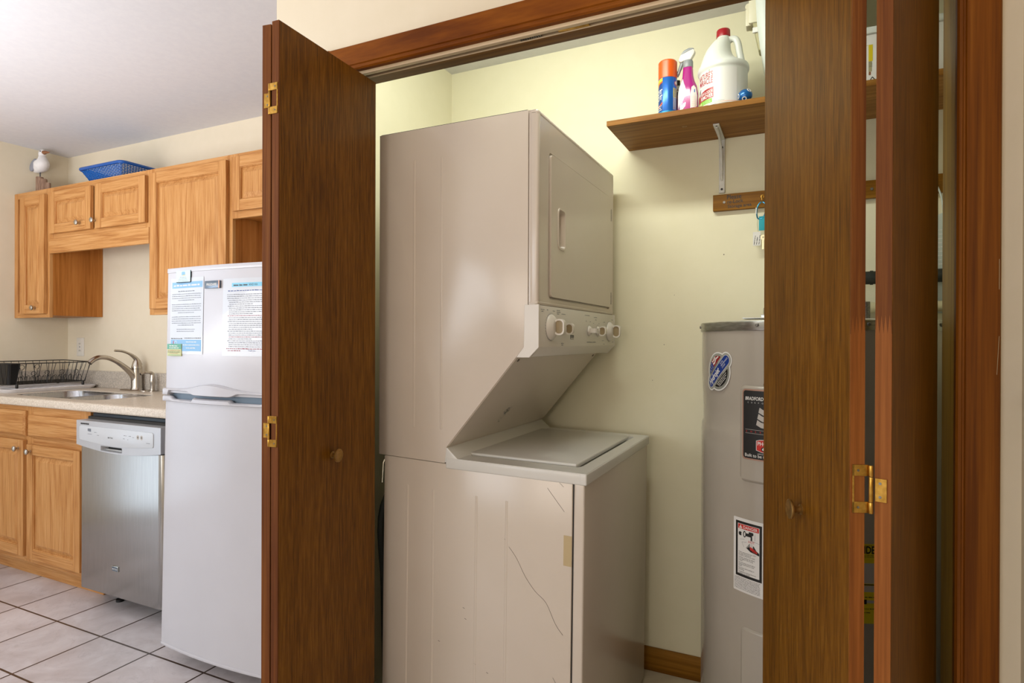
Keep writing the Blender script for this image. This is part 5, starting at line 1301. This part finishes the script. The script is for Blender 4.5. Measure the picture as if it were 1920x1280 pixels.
c = Canvas(); c.rr(-2.805, 0.2055, -2.765, 0.2245, 0.003, 'slate', 0); c.text('MAYTAG', -2.785, 0.2115, 0.0088, 'white', 1, 'CENTER', bold=0.02); c.to(lambda u, v, h: Vector((u, 1.6862 - h, v))).part('badge_print', bd, recalc=False)
q = B(); q.lathe([(0, 0), (0.018, 0), (0.018, 0.012), (0.007, 0.014), (0.007, 0.105), (0, 0.105)], (-2.93, 1.80, 0), (0, 0, 1), 'black', 14); q.part('leveling_foot', DW); q = B(); q.lathe([(0, 0), (0.018, 0), (0.018, 0.012), (0.007, 0.014), (0.007, 0.105), (0, 0.105)], (-2.53, 1.80, 0), (0, 0, 1), 'black', 14); q.part('leveling_foot', DW)

# ------------------------------------------------------------------ refrigerator
FX0, FX1, FXC = -2.222, -1.632, -1.927
FR = thing('refrigerator', 'white top freezer refrigerator with papers stuck on the upper door', 'refrigerator', (FXC, 1.9, 0.0))
tl_ = lambda v: Vector((v.x, v.y + (v.z - 0.09) * 0.018, v.z))
def fy(x): return 1.518 - 0.018 * (1 - ((x - FXC) / 0.295) ** 2)
def plan(back=1.60, off=0.0, g=0.0):
    pts = []
    for k in range(25):
        x = FX0 + 0.010 + (FX1 - FX0 - 0.020) * k / 24; pts.append((x, fy(x) + 0.0 - off))
    for k in range(1, 7):
        t = math.radians(-90 + 90 * k / 6); pts.append((FX1 - 0.010 + 0.010 * math.cos(t), fy(FX1 - 0.01) - off + 0.010 + 0.010 * math.sin(t)))
    pts += [(FX1, back), (FX0, back)]
    for k in range(0, 6):
        t = math.radians(180 + 90 * k / 6); pts.append((FX0 + 0.010 + 0.010 * math.cos(t), fy(FX0 + 0.01) - off + 0.010 + 0.010 * math.sin(t)))
    return pts
q = B(); q.box((FX0 + 0.004, 1.612, 0.05), (FX1 - 0.004, 2.20, 1.512), 'fridge', 0.006, 3, tl_); q.box((FX0 + 0.03, 1.64, 0.0), (FX1 - 0.03, 2.19, 0.055), 'darkgap', 0, 1); q.part('cabinet', FR)
q = B(); q.prism(plan(), 'Z', 1.046, 1.503, 'fridge', xf=tl_); fd = q.part('freezer_door', FR, smooth=40)
q = B(); q.prism(plan(off=0.003), 'Z', 1.503, 1.522, 'fridge', 0.003, 2, tl_); q.part('top_trim', fd)
q = B(); q.prism(plan(), 'Z', 0.092, 1.022, 'fridge', xf=tl_); ld = q.part('lower_door', FR, smooth=40)
q = B(); q.prism(plan(off=0.003), 'Z', 0.080, 0.092, 'fridge', 0.003, 2, tl_); q.part('bottom_trim', ld)
q = B(); q.prism(plan(off=-0.016), 'Z', 1.0215, 1.0465, 'grey_gap', xf=tl_); q.part('door_gasket', FR, 'blue grey recess between doors')
# arched pull along the bottom of the freezer door


def band(parent, name, top_, bot_, out_, n=60):
    q = B(); loops = []
    for k in range(n + 1):
        t = k / n; x = FX0 + 0.001 + (FX1 - FX0 - 0.002) * t; y = fy(min(max(x, FX0 + 0.01), FX1 - 0.01)); zt2, zb2, o = top_(t), bot_(t), out_(t)
        loops.append([tl_(Vector((x, y + 0.004, zt2 + 0.001))), tl_(Vector((x, y - o * 0.55, zt2))), tl_(Vector((x, y - o, zt2 - 0.004))), tl_(Vector((x, y - o, zb2 + 0.002))), tl_(Vector((x, y - o * 0.8, zb2))), tl_(Vector((x, y + 0.03, zb2)))])
    q.loft(loops, 'fridge'); return q.part(name, parent, smooth=50)
sst = lambda a, b_, x: (lambda t: t * t * (3 - 2 * t))(min(1, max(0, (x - a) / (b_ - a))))
def top_a(t): return 1.062 + 0.024 * math.exp(-((t - 0.50) / 0.20) ** 2)
def bot_a(t):
    pocket = sst(0.055, 0.065, t) * (1 - sst(0.27, 0.36, t)) + sst(0.64, 0.73, t) * (1 - sst(0.935, 0.945, t))
    return 1.037 + 0.018 * min(1, pocket) + 0.006 * sst(0.3, 0.36, t) * (1 - sst(0.64, 0.70, t))
band(fd, 'door_handle', top_a, bot_a, lambda t: 0.010 + 0.012 * math.exp(-((t - 0.5) / 0.22) ** 2))
def top_b(t):
    pocket = sst(0.075, 0.11, t) * (1 - sst(0.325, 0.332, t)) + sst(0.66, 0.668, t) * (1 - sst(0.89, 0.925, t))
    return 1.034 - 0.0115 * min(1, pocket) - 0.003 * sst(0.33, 0.34, t) * (1 - sst(0.66, 0.67, t))
band(ld, 'door_handle', top_b, lambda t: 1.013, lambda t: 0.009 + 0.006 * math.exp(-((t - 0.5) / 0.3) ** 2))
def fpt(u, v, h): return tl_(Vector((u, fy(u) - 0.0006 - h, v)))
# badge
q = B(); q.box((-1.977, 1.4925, 1.4355), (-1.898, 1.503, 1.4635), 'slate', 0.002, 2, tl_); q.box((-1.903, 1.4915, 1.4355), (-1.897, 1.4925, 1.4635), 'copper', 0, 1, tl_); bg = q.part('brand_badge', fd)
c = Canvas(); c.text('FRIGIDAIRE', -1.9395, 1.4455, 0.0125, 'white', 0, 'CENTER', xs=0.84, bold=0.015); c.to(lambda u, v, h: tl_(Vector((u, 1.4922 - h, v)))).part('badge_print', bg, recalc=False)


def sheet(name, label, cat, build, loc):
    c = Canvas(); build(c)
    return c.to(lambda u, v, h: fpt(u, v, 0.001 + h), 0.02).top(name, label, cat, loc, 'sheets stuck on the freezer door', recalc=False)


def left_paper(c):
    x0, x1 = -2.192, -1.990; z0, z1 = 1.194, 1.481
    c.rr(x0, z0, x1, z1, 0.004, 'paper', 0)
    c.rect(x0 + 0.010, 1.443, x1 - 0.006, 1.466, 'skyblue', 1); c.greek(x0 + 0.020, x1 - 0.016, 1.4495, 0.011, 'white', 2)
    c.greek(x0 + 0.05, x1 - 0.05, 1.429, 0.0058, 'ink_soft', 1)
    y = 1.419
    for k in range(18):
        if k in (4, 9, 14): y -= 0.0080
        c.greek(x0 + 0.010, x1 - 0.012, y, 0.0044, 'ink_soft', 1, center=True, fill=(0.55 if k in (3, 8, 13) else 0.62 if k > 13 else 1.0)); y -= 0.0078
        if k == 15: break
    c.greek(x0 + 0.008, x0 + 0.082, 1.2505, 0.0050, 'ink', 1); c.greek(x0 + 0.092, x1 - 0.010, 1.2525, 0.0050, 'ink', 1)
    c.rect(x0 + 0.006, 1.205, x1 - 0.008, 1.2480, 'skyblue', 1)
    for k in range(3): c.greek(x0 + 0.085, x1 - 0.016, 1.238 - 0.0115 * k, 0.0055, 'white', 2, center=True, fill=0.6 if k != 1 else 1.0)
    c.rect(x0 + 0.022, 1.230, x0 + 0.026, 1.244, 'red', 2); c.ring(x0 + 0.040, 1.236, 0.008, 0.0018, 'white', 2)
sheet('notice_sheet', 'laminated white notice with blue header and footer on the freezer door', 'paper', left_paper, (-2.09, 1.52, 1.337))
def right_paper(c):
    x0, x1 = -1.886, -1.660; z0, z1 = 1.190, 1.468
    c.rr(x0, z0, x1, z1, 0.004, 'paper', 0)
    c.greek(x0 + 0.052, x0 + 0.118, 1.440, 0.0085, 'ink_grey', 2); c.text('AND HA', x0 + 0.124, 1.440, 0.0115, 'ink_grey', 2, xs=0.9); c.rect(x0 + 0.044, 1.437, x1 - 0.012, 1.4515, 'cyanlab', 1)
    c.greek(x0 + 0.026, x1 - 0.01, 1.4215, 0.0058, 'blue', 1)
    y = 1.4085
    for k in range(28):
        ind = 0.022 if k < 3 else (0.026 if k in (3, 6, 11, 14, 19, 24) else 0.032)
        c.greek(x0 + ind, x1 - 0.008, y, 0.0044, 'ink_soft' if k not in (11, 22) else 'maroon', 1, fill=0.6 if k in (5, 10, 18, 23) else 1.0)
        y -= 0.0069
    c.greek(x0 + 0.022, x1 - 0.008, 1.2145, 0.0055, 'maroon', 1); c.greek(x0 + 0.028, x0 + 0.09, 1.2075, 0.0055, 'maroon', 1); c.text('Thank you', x0 + 0.125, 1.2075, 0.008, 'blue', 1)
sheet('house_rules_sheet', 'plastic sleeved page of dense text right of the refrigerator badge', 'paper', right_paper, (-1.77, 1.51, 1.33))
q = B(); q.box((-2.143, 1.4990, 1.463), (-2.062, 1.5045, 1.5085), 'teal_dark', 0.001, 1, tl_); mg = q.top('refrigerator_magnet', 'pale blue rectangular magnet at the top edge of the notice sheet', 'magnet', (-2.10, 1.535, 1.486), 'magnets on the freezer door')
c = Canvas(); c.rect(-2.1425, 1.4655, -2.0635, 1.5085, 'mag_pale', 0); c.rr(-2.112, 1.490, -2.093, 1.504, 0.004, 'skyblue', 1); c.rect(-2.106, 1.4895, -2.090, 1.4915, 'yellow', 2)
for k in range(4): c.greek(-2.138, -2.068, 1.468 + 0.005 * k, 0.0022, 'ink_soft', 1, center=True, fill=0.8 - 0.1 * k)
c.to(lambda u, v, h: tl_(Vector((u, 1.4987 - h, v)))).part('magnet_print', mg, recalc=False)
q = B(); q.box((-2.192, 1.5025, 1.186), (-2.112, 1.5080, 1.232), 'mag_olive', 0.001, 1, tl_); mg = q.top('refrigerator_magnet', 'green and olive magnet over the lower left corner of the notice sheet', 'magnet', (-2.15, 1.532, 1.209), 'magnets on the freezer door')
c = Canvas(); c.rect(-2.192, 1.212, -2.112, 1.232, 'mag_green', 0)
for k in range(2): c.greek(-2.186, -2.120, 1.215 + 0.0075 * k, 0.0055, 'white', 1, center=True, fill=0.8)
c.greek(-2.188, -2.117, 1.2055, 0.0035, 'maroon', 1); c.greek(-2.188, -2.117, 1.2000, 0.0035, 'ink', 1); c.greek(-2.178, -2.130, 1.1955, 0.0030, 'maroon', 1); c.greek(-2.182, -2.117, 1.1890, 0.0032, 'mag_green', 1)
c.to(lambda u, v, h: tl_(Vector((u, 1.5022 - h, v)))).part('magnet_print', mg, recalc=False)

# ------------------------------------------------------------------ on top of the wall cabinets
CTZ = 2.1315
BS = thing('blue_basket', 'blue woven plastic basket on top of the short wall cabinet', 'basket', (-3.56, 2.19, CTZ))
ox0, ox1, oy0, oy1, zr = -3.762, -3.352, 2.058, 2.305, 2.222; ix0, ix1, iy0, iy1 = -3.665, -3.395, 2.092, 2.290
q = B(); q.tube([Vector((u, v, zr)) for u, v in rrect(ox0 + 0.008, oy0 + 0.008, ox1 - 0.008, oy1 - 0.002, 0.03, 6)], 0.0095, 'bluerim', 10, True); q.part('rim', BS)
q = B()
def wall_pt(side, t, s):
    a = {'f': ((ix0, iy0), (ix1, iy0), (ox0 + 0.015, oy0 + 0.015), (ox1 - 0.015, oy0 + 0.015)), 'r': ((ix1, iy0), (ix1, iy1), (ox1 - 0.015, oy0 + 0.015), (ox1 - 0.015, oy1 - 0.006)), 'b': ((ix1, iy1), (ix0, iy1), (ox1 - 0.015, oy1 - 0.006), (ox0 + 0.015, oy1 - 0.006)), 'l': ((ix0, iy1), (ix0, iy0), (ox0 + 0.015, oy1 - 0.006), (ox0 + 0.015, oy0 + 0.015))}[side]
    lo = Vector((a[0][0] + (a[1][0] - a[0][0]) * t, a[0][1] + (a[1][1] - a[0][1]) * t, CTZ + 0.003)); hi = Vector((a[2][0] + (a[3][0] - a[2][0]) * t, a[2][1] + (a[3][1] - a[2][1]) * t, zr))
    return lo + (hi - lo) * s
for side, nr in (('f', 22), ('r', 14), ('b', 22), ('l', 14)):
    nrm = {'f': Vector((0, -1, 0)), 'r': Vector((1, 0, 0)), 'b': Vector((0, 1, 0)), 'l': Vector((-1, 0, 0))}[side]
    for k in range(nr + 1): q.tube([wall_pt(side, k / nr, 0), wall_pt(side, k / nr, 1)], 0.0022, 'blueplastic', 5)
    for r_ in range(11):
        s_ = (r_ + 0.5) / 11
        q.tube([wall_pt(side, k / (nr * 2), s_) + nrm * (0.0028 * (1 if ((k // 2) + r_) % 2 else -1) * (1 if k % 2 == 0 else 0)) for k in range(nr * 2 + 1)], 0.0028, 'blueplastic', 5, flat=1.25)
q.box((ix0, iy0, CTZ + 0.0003), (ix1, iy1, CTZ + 0.004), 'blueplastic', 0.001); q.part('woven_body', BS)

GL = thing('seagull_figurine', 'carved white seagull figurine on driftwood pilings atop the corner cabinet', 'figurine', (-4.27, 2.14, CTZ))
gy = 2.14
q = B(); sp_ = smoothpath([(-4.376, gy, 2.300), (-4.345, gy, 2.305), (-4.310, gy, 2.314), (-4.283, gy, 2.327), (-4.268, gy, 2.345), (-4.266, gy, 2.366), (-4.269, gy, 2.385), (-4.268, gy, 2.402), (-4.262, gy, 2.416), (-4.256, gy, 2.422)], 5)
rr_ = [0.004, 0.015, 0.030, 0.041, 0.038, 0.026, 0.0190, 0.0205, 0.0150, 0.002]
rad = []
for k in range(len(sp_)):
    t = k / 5; i = min(int(t), len(rr_) - 2); rad.append(rr_[i] + (rr_[i + 1] - rr_[i]) * (t - i))
# body silhouette built from the tail to the head
q.tube(sp_, rad, 'gull', 20); q.part('bird_body', GL)
q = B(); q.tube([(-4.252, gy, 2.405), (-4.232, gy, 2.405), (-4.204, gy, 2.401), (-4.184, gy, 2.400)], [0.0125, 0.0095, 0.005, 0.001], 'beak', 12); q.part('beak', GL, 'brown beak')
for s_ in (-1, 1):
    q = B(); q.sphere((-4.318, gy + 0.024 * s_, 2.330), 0.03, 'gullgrey', (1.25, 0.42, 1.05), 18); q.xform(lambda v: Vector((v.x, v.y, v.z + (v.x + 4.318) * 0.55))); q.part('wing', GL, 'grey wing')
    q = B(); q.sphere((-4.259, gy + 0.0165 * s_, 2.411), 0.0035, 'ink', (1, 1, 1), 10); q.part('eye', GL, 'black eye')
q = B(); q.tube([(-4.292, gy, 2.25), (-4.292, gy, 2.305)], 0.0035, 'ink_grey', 8); q.part('support_rod', GL)
for (x, y, r_, h) in ((-4.296, gy, 0.021, 2.258), (-4.262, gy - 0.012, 0.018, 2.242), (-4.236, gy - 0.006, 0.017, 2.238), (-4.212, gy + 0.004, 0.014, 2.214)):
    q = B(); q.lathe([(0, CTZ + 0.0003), (r_, CTZ + 0.0003), (r_ * 0.98, h - 0.003), (r_ * 0.9, h), (0, h - 0.001)], (x, y, 0), (0, 0, 1), 'drift', 14); q.part('piling', GL)
